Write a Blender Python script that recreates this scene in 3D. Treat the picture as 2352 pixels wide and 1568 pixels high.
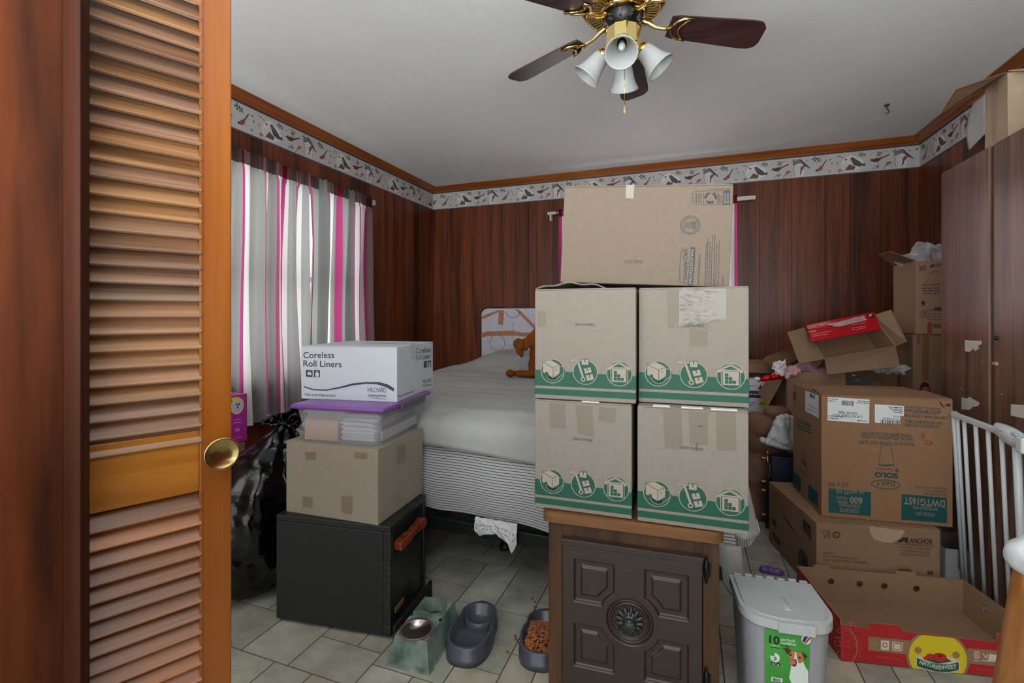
import bpy, bmesh, math, random
from mathutils import Vector, Matrix, noise
for o in list(bpy.data.objects): bpy.data.objects.remove(o)
SC = bpy.context.scene
COL = SC.collection
# ---------------------------------------------------------------- camera
FPX, CXP, HYP, CH = 1091.0, 1176.0, 723.0, 1.15      # focal length (px), principal x, horizon y, camera height
YAW = math.radians(20.46)
HC = 2.42                                            # ceiling height
XL, XR, YB, YF = -2.405, 1.539, 4.187, -1.6          # room extents
cam = bpy.data.cameras.new('camera'); camo = bpy.data.objects.new('camera', cam); COL.objects.link(camo)
camo.location = (0, 0, CH); camo.rotation_euler = (math.pi/2, 0, YAW)
cam.lens = 36*FPX/2352; cam.sensor_width = 36; cam.shift_y = (HYP-784)/2352; cam.clip_start = .02
SC.camera = camo
# ---------------------------------------------------------------- world, window light, added fills, exposure
W = bpy.data.worlds.new('world'); SC.world = W; W.use_nodes = True
W.node_tree.nodes['Background'].inputs[0].default_value = (.93, .97, 1, 1)
W.node_tree.nodes['Background'].inputs[1].default_value = 1.0
def light(name, kind, energy, loc, rot, size=None, color=(1, 1, 1), **k):
    l = bpy.data.lights.new(name, kind); l.energy = energy; l.color = color
    if size: l.shape = 'RECTANGLE'; l.size, l.size_y = size
    for a, b in k.items(): setattr(l, a, b)
    o = bpy.data.objects.new(name, l); COL.objects.link(o); o.location = loc; o.rotation_euler = rot; return o
light('window_daylight', 'AREA', 11, (XL-.35, 2.30, 1.45), (0, math.radians(-90), 0), (1.3, 1.5), (.95, .98, 1))
light('window_daylight', 'AREA', 42, (-.36, YB+.35, 1.5), (math.radians(-90), 0, 0), (1.5, 1.2), (.95, .98, 1))
light('bounce_fill', 'AREA', 112, (-.4, -.75, 1.25), (math.radians(163), 0, 0), (3.4, 1.2), (.96, .99, 1))  # added fill behind the camera, bounced off the ceiling; no real fixture
light('rear_fill', 'SUN', 1.0, (0, -4, 2), (math.radians(88), 0, math.radians(8)), None, (.99, .99, 1), angle=math.radians(110))  # added wide soft fill from the open rear, brightens the room's far end
vs = SC.view_settings; vs.view_transform = 'Standard'; vs.look = 'None'; vs.gamma = 1; vs.exposure = 0.45; vs.use_curve_mapping = False
# ---------------------------------------------------------------- picture <-> place helpers
FW = Vector((-math.sin(YAW), math.cos(YAW), 0)); RT = Vector((math.cos(YAW), math.sin(YAW), 0)); UP = Vector((0, 0, 1))
CAM = Vector((0, 0, CH))
def ray(px, py): return FW + RT*((px-CXP)/FPX) + UP*((HYP-py)/FPX)
def oz(px, py, z): d = ray(px, py); return CAM + d*((z-CH)/d.z)
def od(px, py, t): return CAM + ray(px, py)*t
def onx(px, py, x): d = ray(px, py); return CAM + d*(x/d.x)
def ony(px, py, y): d = ray(px, py); return CAM + d*(y/d.y)
def depth(p): return (p-CAM).dot(FW)
# ---------------------------------------------------------------- materials
def lin(c): return tuple(((v/255)/12.92 if v/255 <= .04045 else ((v/255+.055)/1.055)**2.4) for v in c)
MATS = {}
def mat(name, rgb=None, rough=.6, metal=0, var=.0, vscale=(8, 8, 8), bump=0, bscale=None, spec=.5, coat=0, alpha=1, trans=0,
        tint=False, c2=None, coords='Object', emit=None, sub=0, detail=6):
    if name in MATS: return MATS[name]
    m = bpy.data.materials.new(name); m.use_nodes = True; nt = m.node_tree; N = nt.nodes; L = nt.links
    b = N['Principled BSDF']; col = lin(rgb) if rgb else (.5, .5, .5)
    b.inputs['Base Color'].default_value = (*col, 1); b.inputs['Roughness'].default_value = rough; b.inputs['Metallic'].default_value = metal
    b.inputs['Specular IOR Level'].default_value = spec; b.inputs['Coat Weight'].default_value = coat; b.inputs['Coat Roughness'].default_value = .15
    b.inputs['Alpha'].default_value = alpha; b.inputs['Transmission Weight'].default_value = trans
    if emit: b.inputs['Emission Color'].default_value = (*lin(rgb), 1); b.inputs['Emission Strength'].default_value = emit
    tc = N.new('ShaderNodeTexCoord'); mp = N.new('ShaderNodeMapping'); mp.inputs['Scale'].default_value = vscale
    L.new(tc.outputs[coords], mp.inputs[0])
    last = None
    if var or c2:
        nz = N.new('ShaderNodeTexNoise'); nz.inputs['Scale'].default_value = 1; nz.inputs['Detail'].default_value = detail; nz.inputs['Roughness'].default_value = .6
        L.new(mp.outputs[0], nz.inputs[0])
        cr = N.new('ShaderNodeValToRGB'); cr.color_ramp.elements[0].position = .3; cr.color_ramp.elements[1].position = .7
        if c2: a, z = lin(c2), col
        else: a, z = tuple(max(0, v*(1-var)) for v in col), tuple(min(1, v*(1+var)) for v in col)
        cr.color_ramp.elements[0].color = (*a, 1); cr.color_ramp.elements[1].color = (*z, 1)
        L.new(nz.outputs[0], cr.inputs[0]); last = cr.outputs[0]
        L.new(last, b.inputs['Base Color'])
    if tint:
        at = N.new('ShaderNodeAttribute'); at.attribute_name = 'tint'
        mx = N.new('ShaderNodeMix'); mx.data_type = 'RGBA'; mx.blend_type = 'MULTIPLY'; mx.inputs[0].default_value = 1
        if last: L.new(last, mx.inputs[6])
        else: mx.inputs[6].default_value = (*col, 1)
        L.new(at.outputs[0], mx.inputs[7]); L.new(mx.outputs[2], b.inputs['Base Color'])
    if bump:
        n2 = N.new('ShaderNodeTexNoise'); n2.inputs['Scale'].default_value = 1; n2.inputs['Detail'].default_value = 5
        mp2 = N.new('ShaderNodeMapping'); mp2.inputs['Scale'].default_value = bscale or vscale
        L.new(tc.outputs[coords], mp2.inputs[0]); L.new(mp2.outputs[0], n2.inputs[0])
        bp = N.new('ShaderNodeBump'); bp.inputs['Strength'].default_value = 1; bp.inputs['Distance'].default_value = bump
        L.new(n2.outputs[0], bp.inputs['Height']); L.new(bp.outputs[0], b.inputs['Normal'])
    MATS[name] = m; return m
def wood(name, dark, light_, grain='z', rough=.35, coat=.3, tint=False, f=3.0, fine=90, spec=.3):
    """plank wood: long stretched noise for figure, a finer one for pores"""
    if name in MATS: return MATS[name]
    m = bpy.data.materials.new(name); m.use_nodes = True; nt = m.node_tree; N = nt.nodes; L = nt.links; b = N['Principled BSDF']
    b.inputs['Roughness'].default_value = rough; b.inputs['Coat Weight'].default_value = coat; b.inputs['Coat Roughness'].default_value = .25
    b.inputs['Specular IOR Level'].default_value = spec
    tc = N.new('ShaderNodeTexCoord')
    def nz(sc_long, sc_x, det, dist=0):
        mp = N.new('ShaderNodeMapping'); s = {'x': (sc_long, sc_x, sc_x), 'y': (sc_x, sc_long, sc_x), 'z': (sc_x, sc_x, sc_long)}[grain]
        mp.inputs['Scale'].default_value = s; L.new(tc.outputs['Object'], mp.inputs[0])
        if tint:
            at = N.new('ShaderNodeAttribute'); at.attribute_name = 'tint'
            sc = N.new('ShaderNodeVectorMath'); sc.operation = 'SCALE'; sc.inputs[3].default_value = 57
            L.new(at.outputs[1], sc.inputs[0]); ad = N.new('ShaderNodeVectorMath'); L.new(mp.outputs[0], ad.inputs[0]); L.new(sc.outputs[0], ad.inputs[1]); src = ad.outputs[0]
        else: src = mp.outputs[0]
        n = N.new('ShaderNodeTexNoise'); n.inputs['Scale'].default_value = 1; n.inputs['Detail'].default_value = det; n.inputs['Distortion'].default_value = dist
        L.new(src, n.inputs[0]); return n
    a = nz(f*.35, f*5, 5, .8); c = nz(f*1.6, fine, 3)
    mul = N.new('ShaderNodeMath'); mul.operation = 'MULTIPLY_ADD'; L.new(c.outputs[0], mul.inputs[0]); mul.inputs[1].default_value = .5
    L.new(a.outputs[0], mul.inputs[2])
    cr = N.new('ShaderNodeValToRGB'); e = cr.color_ramp.elements; e[0].position = .52; e[1].position = .98
    e[0].color = (*lin(dark), 1); e[1].color = (*lin(light_), 1); L.new(mul.outputs[0], cr.inputs[0]); out = cr.outputs[0]
    if tint:
        at = N.new('ShaderNodeAttribute'); at.attribute_name = 'tint'
        mx = N.new('ShaderNodeMix'); mx.data_type = 'RGBA'; mx.blend_type = 'MULTIPLY'; mx.inputs[0].default_value = 1
        L.new(out, mx.inputs[6]); L.new(at.outputs[0], mx.inputs[7]); out = mx.outputs[2]
    L.new(out, b.inputs['Base Color'])
    bp = N.new('ShaderNodeBump'); bp.inputs['Distance'].default_value = .0006; bp.inputs['Strength'].default_value = .6; L.new(c.outputs[0], bp.inputs['Height']); L.new(bp.outputs[0], b.inputs['Normal'])
    MATS[name] = m; return m
def glassy(name, rgb, keep=.25, rough=.08):
    """thin clear plastic: mostly see-through, some gloss, a little milky body"""
    if name in MATS: return MATS[name]
    m = bpy.data.materials.new(name); m.use_nodes = True; nt = m.node_tree; N = nt.nodes; L = nt.links; b = N['Principled BSDF']
    b.inputs['Base Color'].default_value = (*lin(rgb), 1); b.inputs['Roughness'].default_value = rough; b.inputs['Specular IOR Level'].default_value = .8
    t = N.new('ShaderNodeBsdfTransparent'); mx = N.new('ShaderNodeMixShader'); mx.inputs[0].default_value = keep
    L.new(t.outputs[0], mx.inputs[1]); L.new(b.outputs[0], mx.inputs[2]); L.new(mx.outputs[0], N['Material Output'].inputs[0])
    MATS[name] = m; return m
def fabric_backlit(name, rgb=(255, 255, 255), tint=True, amt=.5):
    m = bpy.data.materials.new(name); m.use_nodes = True; nt = m.node_tree; N = nt.nodes; L = nt.links
    for n in list(N):
        if n.type == 'BSDF_PRINCIPLED': N.remove(n)
    at = N.new('ShaderNodeAttribute'); at.attribute_name = 'tint'
    d = N.new('ShaderNodeBsdfDiffuse'); t = N.new('ShaderNodeBsdfTranslucent'); mx = N.new('ShaderNodeMixShader'); mx.inputs[0].default_value = amt
    for s in (d, t): L.new(at.outputs[0], s.inputs[0])
    L.new(d.outputs[0], mx.inputs[1]); L.new(t.outputs[0], mx.inputs[2]); L.new(mx.outputs[0], N['Material Output'].inputs[0])
    return m
# ---------------------------------------------------------------- mesh building
class MB:
    def __init__(s): s.v = []; s.f = []; s.m = []; s.s = []; s.t = []; s.mats = []
    def mi(s, m):
        if m not in s.mats: s.mats.append(m)
        return s.mats.index(m)
    def face(s, idx, m, smooth=False, tint=(1, 1, 1)): s.f.append(tuple(idx)); s.m.append(s.mi(m)); s.s.append(smooth); s.t.append(tint)
    def add(s, vs_, fs, m, smooth=False, M=None, tint=(1, 1, 1)):
        k = len(s.v)
        for v in vs_: s.v.append(M @ Vector(v) if M else Vector(v))
        for f in fs: s.face([k+i for i in f], m, smooth, tint)
        return k
    def box(s, lo, hi, m, M=None, tint=(1, 1, 1), taper=0):
        x0, y0, z0 = lo; x1, y1, z1 = hi; t = taper
        s.add([(x0+t, y0+t, z0), (x1-t, y0+t, z0), (x1-t, y1-t, z0), (x0+t, y1-t, z0), (x0, y0, z1), (x1, y0, z1), (x1, y1, z1), (x0, y1, z1)],
              [(0, 3, 2, 1), (4, 5, 6, 7), (0, 1, 5, 4), (1, 2, 6, 5), (2, 3, 7, 6), (3, 0, 4, 7)], m, False, M, tint)
    def slab(s, quad, th, m, M=None, tint=(1, 1, 1)):
        q = [Vector(p) for p in quad]; n = (q[1]-q[0]).cross(q[2]-q[0]).normalized()*th; k = len(q)
        s.add(q+[p-n for p in q], [tuple(range(k)), tuple(range(2*k-1, k-1, -1))]+[((i+1) % k, i, k+i, k+(i+1) % k) for i in range(k)], m, False, M, tint)
    def prism(s, poly, z0, z1, m, M=None, smooth=False):
        k = len(poly)
        s.add([(x, y, z0) for x, y in poly]+[(x, y, z1) for x, y in poly], [tuple(range(k-1, -1, -1)), tuple(range(k, 2*k))], m, False, M)
        s.add([(x, y, z0) for x, y in poly]+[(x, y, z1) for x, y in poly], [(i, (i+1) % k, k+(i+1) % k, k+i) for i in range(k)], m, smooth, M)
    def lathe(s, prof, m, seg=32, M=None, cap=True, smooth=True, ang=(0, 2*math.pi), rib=0, ribn=0):
        k = len(prof); vs_ = []
        for j in range(seg):
            a = ang[0]+(ang[1]-ang[0])*j/seg
            for r, z in prof:
                rr = r*(1+rib*math.cos(ribn*a)); vs_.append((rr*math.cos(a), rr*math.sin(a), z))
        fs = []
        for j in range(seg):
            j2 = (j+1) % seg
            for i in range(k-1): fs.append((j*k+i, j2*k+i, j2*k+i+1, j*k+i+1))
        if cap:
            if prof[0][0] > 1e-6: fs.append(tuple(j*k for j in range(seg-1, -1, -1)))
            if prof[-1][0] > 1e-6: fs.append(tuple(j*k+k-1 for j in range(seg)))
        s.add(vs_, fs, m, smooth, M)
    def tube(s, pts, r, m, seg=10, M=None, closed=False, cap=True, flat=1.0):
        pts = [Vector(p) for p in pts]; n = len(pts); rs = r if isinstance(r, (list, tuple)) else [r]*n; vs_ = []
        ref = None
        for i, p in enumerate(pts):
            d = (pts[(i+1) % n]-pts[i-1]) if closed else (pts[min(i+1, n-1)]-pts[max(i-1, 0)])
            d.normalize()
            if ref is None: ref = Vector((0, 0, 1)) if abs(d.z) < .9 else Vector((1, 0, 0))
            a = ref - d*ref.dot(d)
            if a.length < 1e-5: a = d.orthogonal()
            a.normalize(); b = d.cross(a); ref = a
            for j in range(seg):
                t = 2*math.pi*j/seg; vs_.append(p+a*math.cos(t)*rs[i]*flat+b*math.sin(t)*rs[i])
        fs = []
        for i in range(n if closed else n-1):
            i2 = (i+1) % n
            for j in range(seg): j2 = (j+1) % seg; fs.append((i*seg+j, i*seg+j2, i2*seg+j2, i2*seg+j))
        if cap and not closed: fs.append(tuple(range(seg-1, -1, -1))); fs.append(tuple((n-1)*seg+j for j in range(seg)))
        s.add(vs_, fs, m, True, M)
    def grid(s, fn, nu, nv, m, smooth=True, M=None, tintfn=None, matfn=None):
        k = len(s.v)
        for j in range(nv+1):
            for i in range(nu+1):
                p = Vector(fn(i/nu, j/nv)); s.v.append(M @ p if M else p)
        for j in range(nv):
            for i in range(nu):
                a = k+j*(nu+1)+i
                s.face((a, a+1, a+nu+2, a+nu+1), matfn((i+.5)/nu, (j+.5)/nv) if matfn else m, smooth, tintfn((i+.5)/nu, (j+.5)/nv) if tintfn else (1, 1, 1))
    def ell(s, c, r, m, M=None, seg=20, rings=12, fn=None):
        T = Matrix.Translation(Vector(c)); T = (M @ T) if M else T
        vs_ = []; fs = []
        for i in range(rings+1):
            ph = math.pi*i/rings
            for j in range(seg):
                a = 2*math.pi*j/seg; p = Vector((r[0]*math.sin(ph)*math.cos(a), r[1]*math.sin(ph)*math.sin(a), r[2]*math.cos(ph)))
                vs_.append(fn(p) if fn else p)
        for i in range(rings):
            for j in range(seg): j2 = (j+1) % seg; fs.append((i*seg+j, (i+1)*seg+j, (i+1)*seg+j2, i*seg+j2))
        s.add(vs_, fs, m, True, T)
def link(name, me, parent=None, M=None):
    o = bpy.data.objects.new(name, me); COL.objects.link(o)
    if parent: o.parent = parent
    elif M: o.matrix_world = M
    return o
def build(mb, name, parent=None, bevel=0, seg=2, M=None, sub=0, solid=0, weld=False, remesh=0, world=False, recalc=False):
    """one mesh object; world=True: vertices are world coordinates and get moved into the parent's frame"""
    inv = None
    if world: inv = (parent['_M'] if False else PM[parent.name]).inverted() if parent else (M.inverted() if M else None)
    me = bpy.data.meshes.new(name); vv = [inv @ v for v in mb.v] if inv else mb.v
    me.from_pydata([tuple(v) for v in vv], [], mb.f)
    for m in mb.mats: me.materials.append(m)
    me.polygons.foreach_set('material_index', mb.m); me.polygons.foreach_set('use_smooth', mb.s)
    if any(t != (1, 1, 1) for t in mb.t) or any('curtain' in m.name or 'tint' in m.name for m in mb.mats):
        at = me.color_attributes.new('tint', 'FLOAT_COLOR', 'CORNER'); buf = []
        for p, t in zip(me.polygons, mb.t): buf += [*t, 1]*p.loop_total
        at.data.foreach_set('color', buf)
    if weld or recalc:
        bm = bmesh.new(); bm.from_mesh(me)
        if weld: bmesh.ops.remove_doubles(bm, verts=bm.verts, dist=1e-5)
        bmesh.ops.recalc_face_normals(bm, faces=bm.faces); bm.to_mesh(me); bm.free()
    me.update()
    o = link(name, me, parent, M)
    if remesh: r = o.modifiers.new('r', 'REMESH'); r.mode = 'VOXEL'; r.voxel_size = remesh; r.use_smooth_shade = True; s_ = o.modifiers.new('s', 'SMOOTH'); s_.iterations = 6
    if solid: so = o.modifiers.new('t', 'SOLIDIFY'); so.thickness = solid; so.offset = 0
    if bevel: bv = o.modifiers.new('b', 'BEVEL'); bv.width = bevel; bv.segments = seg; bv.limit_method = 'ANGLE'; bv.angle_limit = math.radians(40)
    if sub: sb = o.modifiers.new('s', 'SUBSURF'); sb.levels = sb.render_levels = sub
    return o
PM = {}
def thing(name, label, cat, M, group=None):
    o = bpy.data.objects.new(name, None); COL.objects.link(o); o.matrix_world = M; o.empty_display_size = .05
    o['label'] = label; o['category'] = cat
    if group: o['group'] = group
    PM[o.name] = M.copy(); return o
def tag(o, label, cat, group=None, kind=None):
    o['label'] = label; o['category'] = cat
    if group: o['group'] = group
    if kind: o['kind'] = kind
    return o
def struct(o): o['kind'] = 'structure'; return o
def T(x, y=None, z=None, rz=0, rx=0, ry=0):
    if y is None: x, y, z = x
    return Matrix.Translation((x, y, z)) @ Matrix.Rotation(rz, 4, 'Z') @ Matrix.Rotation(ry, 4, 'Y') @ Matrix.Rotation(rx, 4, 'X')
# ---------------------------------------------------------------- printing on surfaces
TX = {}
def textmesh(body, bold=0.0):
    key = (body, bold)
    if key in TX: return TX[key]
    c = bpy.data.curves.new('t', 'FONT'); c.body = body; c.size = 1; c.offset = bold; c.resolution_u = 3
    o = bpy.data.objects.new('t', c); COL.objects.link(o)
    dg = bpy.context.evaluated_depsgraph_get(); dg.update()
    me = bpy.data.meshes.new_from_object(o.evaluated_get(dg))
    vs_ = [(v.co.x, v.co.y) for v in me.vertices]; fs = [tuple(p.vertices) for p in me.polygons]
    bpy.data.objects.remove(o); bpy.data.curves.remove(c); bpy.data.meshes.remove(me)
    x0 = min(v[0] for v in vs_); x1 = max(v[0] for v in vs_)
    TX[key] = ([(x-x0, y) for x, y in vs_], fs, x1-x0); return TX[key]
class Ink:
    def __init__(s, O, U, V, lift=.0006): s.O = Vector(O); s.U = Vector(U).normalized(); s.V = Vector(V).normalized(); s.N = s.U.cross(s.V); s.mb = MB(); s.lift = lift
    def p3(s, u, v, l=0): return s.O + s.U*u + s.V*v + s.N*(s.lift*(1+l*.6))
    def uv(s, px, py):
        d = ray(px, py); t = (s.O-CAM).dot(s.N)/d.dot(s.N); p = CAM+d*t-s.O; return (p.dot(s.U), p.dot(s.V))
    def poly(s, pts, m, l=0): s.mb.add([s.p3(u, v, l) for u, v in pts], [tuple(range(len(pts)))], m)
    def rect(s, u0, v0, u1, v1, m, l=0): s.poly([(u0, v0), (u1, v0), (u1, v1), (u0, v1)], m, l)
    def circ(s, u, v, r, m, l=0, ry=None, n=28, rot=0):
        ry = ry or r; s.poly([(u+r*math.cos(a)*math.cos(rot)-ry*math.sin(a)*math.sin(rot), v+r*math.cos(a)*math.sin(rot)+ry*math.sin(a)*math.cos(rot)) for a in [2*math.pi*i/n for i in range(n)]], m, l)
    def ring(s, u, v, r, w, m, l=0, ry=None, n=32, a0=0, a1=2*math.pi):
        ry = ry or r; P = [(math.cos(a0+(a1-a0)*i/n), math.sin(a0+(a1-a0)*i/n)) for i in range(n+1)]
        s.mb.add([s.p3(u+c*(r-w), v+k*(ry-w), l) for c, k in P]+[s.p3(u+c*r, v+k*ry, l) for c, k in P], [(i, n+1+i, n+2+i, i+1) for i in range(n)], m)
    def line(s, pts, w, m, l=0, closed=False):
        n = len(pts)
        for i in range(n if closed else n-1):
            a = Vector(pts[i]); b = Vector(pts[(i+1) % n]); d = (b-a)
            if d.length < 1e-7: continue
            d.normalize(); q = Vector((-d.y, d.x))*w/2; e = d*w*.35
            s.poly([tuple(a-e-q), tuple(b+e-q), tuple(b+e+q), tuple(a-e+q)], m, l)
    def text(s, body, u, v, w, h, m, l=0, ang=0, bold=.0, align='l'):
        vs_, fs, tw = textmesh(body, bold); sx = w/tw; sy = h/.70; c, k = math.cos(ang), math.sin(ang); off = {'l': 0, 'c': -w/2, 'r': -w}[align]
        s.mb.add([s.p3(u+(x*sx+off)*c-y*sy*k, v+(x*sx+off)*k+y*sy*c, l) for x, y in vs_], fs, m)
    def tp(s, body, A, B, hpx, m, l=0, bold=0.0):
        """text whose baseline runs from picture point A to picture point B on this surface"""
        a = Vector(s.uv(*A)); b = Vector(s.uv(*B)); d = b-a; Z = depth(s.p3(a.x, a.y))
        s.text(body, a.x, a.y, d.length, hpx*Z/FPX, m, l, math.atan2(d.y, d.x), bold)
    def pp(s, pts, m, l=0): s.poly([s.uv(*p) for p in pts], m, l)
    def lp(s, pts, wpx, m, l=0, closed=False): q = [s.uv(*p) for p in pts]; s.line(q, wpx*depth(s.p3(*q[0]))/FPX, m, l, closed)
    def cp(s, c, rx, ry, m, l=0):
        u, v = s.uv(*c); k = depth(s.p3(u, v))/FPX; u2, _ = s.uv(c[0]+rx, c[1]); s.circ(u, v, abs(u2-u), m, l, ry=ry*k)
    def rp(s, c, rx, ry, wpx, m, l=0, **k_):
        u, v = s.uv(*c); k = depth(s.p3(u, v))/FPX; u2, _ = s.uv(c[0]+rx, c[1]); s.ring(u, v, abs(u2-u), wpx*k, m, l, ry=ry*k, **k_)
    def greek(s, A, B, hpx, m, l=0, seed=0):
        """a line of lettering too small to read in the photo"""
        r = random.Random(seed+int(A[0]*7+A[1])); a = Vector(s.uv(*A)); b = Vector(s.uv(*B)); L_ = (b-a).length; d = (b-a).normalized(); q = Vector((-d.y, d.x))
        k = depth(s.p3(a.x, a.y))/FPX; h = hpx*k; t = 0
        while t < L_:
            w = min(r.uniform(1.2, 5)*h, L_-t); p0 = a+d*t; p1 = a+d*(t+w)
            s.poly([tuple(p0), tuple(p1), tuple(p1+q*h*.62), tuple(p0+q*h*.62)], m, l); t += w+h*.6
    def barcode(s, A, B, hpx, m, l=0, seed=1):
        r = random.Random(seed); a = Vector(s.uv(*A)); b = Vector(s.uv(*B)); L_ = (b-a).length; d = (b-a).normalized(); q = Vector((-d.y, d.x))
        h = hpx*depth(s.p3(a.x, a.y))/FPX; t = 0
        while t < L_:
            w = L_/60*r.choice((1, 1, 2, 3)); s.poly([tuple(a+d*t), tuple(a+d*(t+w)), tuple(a+d*(t+w)+q*h), tuple(a+d*t+q*h)], m, l); t += w+L_/60*r.choice((1, 1, 2))
    def done(s, name, parent): return build(s.mb, name, parent, world=True)
class Carton:
    """corrugated box: body with folded edges, two top flaps meeting at a seam, tape; frame: x along its front, y into depth"""
    def __init__(s, label, M, w, d, h, m, name='cardboard_box', cat='box', group=None, tape=None, open_top=False, seam='x', label_tape=True):
        s.M = M; s.w, s.d, s.h = w, d, h; s.o = thing(name, label, cat, M, group); th = .004
        b = MB(); w2, d2 = w/2, d/2
        if open_top:
            b.box((-w2, -d2, 0), (w2, d2, th), m)
            b.box((-w2, -d2, 0), (w2, -d2+th, h), m); b.box((-w2, d2-th, 0), (w2, d2, h), m)
            b.box((-w2, -d2, 0), (-w2+th, d2, h), m); b.box((w2-th, -d2, 0), (w2, d2, h), m)
        else: b.box((-w2, -d2, 0), (w2, d2, h-th), m)
        build(b, 'carton_body', s.o, bevel=.0025, recalc=True)
        if not open_top:
            for sg in (-1, 1):
                f = MB()
                if seam == 'x': lo, hi = (-w2+.001, min(sg*d2, sg*.001), h-th), (w2-.001, max(sg*d2, sg*.001), h)
                else: lo, hi = (min(sg*w2, sg*.001), -d2+.001, h-th), (max(sg*w2, sg*.001), d2-.001, h)
                f.box(lo, hi, m); build(f, 'top_flap', s.o, bevel=.0012)
    def corner(s, x, y, z): return s.M @ Vector((x*s.w/2, y*s.d/2, z*s.h))
    def face(s, which):
        c = s.corner
        if which == 'front': O, U = c(-1, -1, 0), c(1, -1, 0)
        if which == 'right': O, U = c(1, -1, 0), c(1, 1, 0)
        if which == 'left': O, U = c(-1, 1, 0), c(-1, -1, 0)
        if which == 'top': return Ink(c(-1, -1, 1), c(1, -1, 1)-c(-1, -1, 1), c(-1, 1, 1)-c(-1, -1, 1))
        return Ink(O, U-O, c(0, 0, 1)-c(0, 0, 0))
def frame_LNR(z0, L, N_, R, toph=None, side='R'):
    """ground frame of a box from the picture points of three bottom corners: returns matrix (base centre), width, depth.
    side 'R': front is L->N, side N->R.  side 'L': front is N->R, side N->L."""
    l, n, r = oz(*L, z0), oz(*N_, z0), oz(*R, z0)
    if side == 'R':
        a = n-l; b = r-n; w, d = a.length, b.length; ang = math.atan2(a.y, a.x); an2 = math.atan2(b.y, b.x)-math.pi/2
    else:
        a = r-n; b = l-n; w, d = a.length, b.length; ang = math.atan2(a.y, a.x); an2 = math.atan2(b.y, b.x)-math.pi/2
    ang = (ang*w+an2*d)/(w+d); ux = Vector((math.cos(ang), math.sin(ang), 0)); uy = Vector((-math.sin(ang), math.cos(ang), 0))
    c = n + (ux*(-w/2) if side == 'R' else ux*(w/2)) + uy*d/2
    return T(c.x, c.y, z0, ang), w, d
def zat(px, py, p): return CH+(HYP-py)/FPX*depth(p)

def strip(k, quad, m, parent, name='packing_tape'):
    k.pp(quad, m); return k.done(name, parent)
# ================================================================ THE ROOM
rnd = random.Random(7)
PANEL = wood('panelling', (55, 27, 14), (130, 68, 38), 'z', spec=.25, rough=.4, coat=.1, tint=True, f=1.4, fine=60)
GROOVE = mat('groove', (14, 8, 6), .8)
TRIMW = wood('crown_wood', (112, 58, 22), (158, 92, 42), 'x', rough=.35, coat=.3, f=2)
TRIMY = wood('crown_wood_y', (112, 58, 22), (158, 92, 42), 'y', rough=.35, coat=.3, f=2)
CEIL = mat('ceiling_paint', (226, 229, 228), .75, var=.03, vscale=(2, 2, 2), bump=.0006, bscale=(60, 60, 60))
PAPER = mat('border_paper', (186, 184, 184), .6, var=.04, vscale=(9, 9, 9))
NAVY = mat('border_edge', (62, 66, 78), .6)
WHITE = mat('white_paint', (222, 222, 220), .4)
GLASS = glassy('window_glass', (255, 255, 255), .08, .02)

# ceiling and floor
b = MB(); b.box((XL-.1, YF, HC), (XR+.1, YB+.1, HC+.08), CEIL); struct(build(b, 'ceiling'))
TILE = mat('floor_tile', (178, 176, 162), .42, c2=(128, 128, 116), vscale=(7, 7, 7), tint=True, bump=.0006, bscale=(40, 40, 40), detail=9)
GROUT = mat('floor_grout', (72, 66, 58), .8)
b = MB(); b.box((XL, YF, -.06), (XR, YB, -.0015), GROUT)
U_ = .0515; GX, GY = -2.42, -1.63
nx, ny = int((XR-GX)/U_)+4, int((YB-GY)/U_)+4; occ = [[0]*ny for _ in range(nx)]
rt_ = random.Random(11)
def tilecol():
    k = rt_.uniform(.86, 1.12); c = rt_.random()
    return (k*1.04, k, k*.93) if c < .28 else ((k*.97, k*1.0, k*.99) if c < .65 else (k*1.0, k, k*1.0))
for j in range(ny):
    for i in range(nx):
        if occ[i][j]: continue
        opts = [(3, 4), (3, 4), (3, 2), (5, 3), (4, 4), (5, 4), (3, 6), (4, 2), (2, 3)]; rt_.shuffle(opts); opts += [(2, 2), (1, 2), (2, 1), (1, 1)]
        for (a, c) in opts:
            if i+a <= nx and j+c <= ny and all(not occ[i+x][j+y] for x in range(a) for y in range(c)):
                # avoid leaving one-unit slivers
                if i+a < nx and not occ[i+a][j] and (i+a+1 >= nx or occ[i+a+1][j]) and a > 1: continue
                break
        for x in range(a):
            for y in range(c): occ[i+x][j+y] = 1
        g = .0022; x0, y0 = max(XL, GX+i*U_+g), max(YF, GY+j*U_+g); x1, y1 = min(XR, GX+(i+a)*U_-g), min(YB, GY+(j+c)*U_-g)
        if x1-x0 > .01 and y1-y0 > .01: b.box((x0, y0, -.002), (x1, y1, 0), TILE, tint=tilecol())
struct(build(b, 'floor'))

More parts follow.
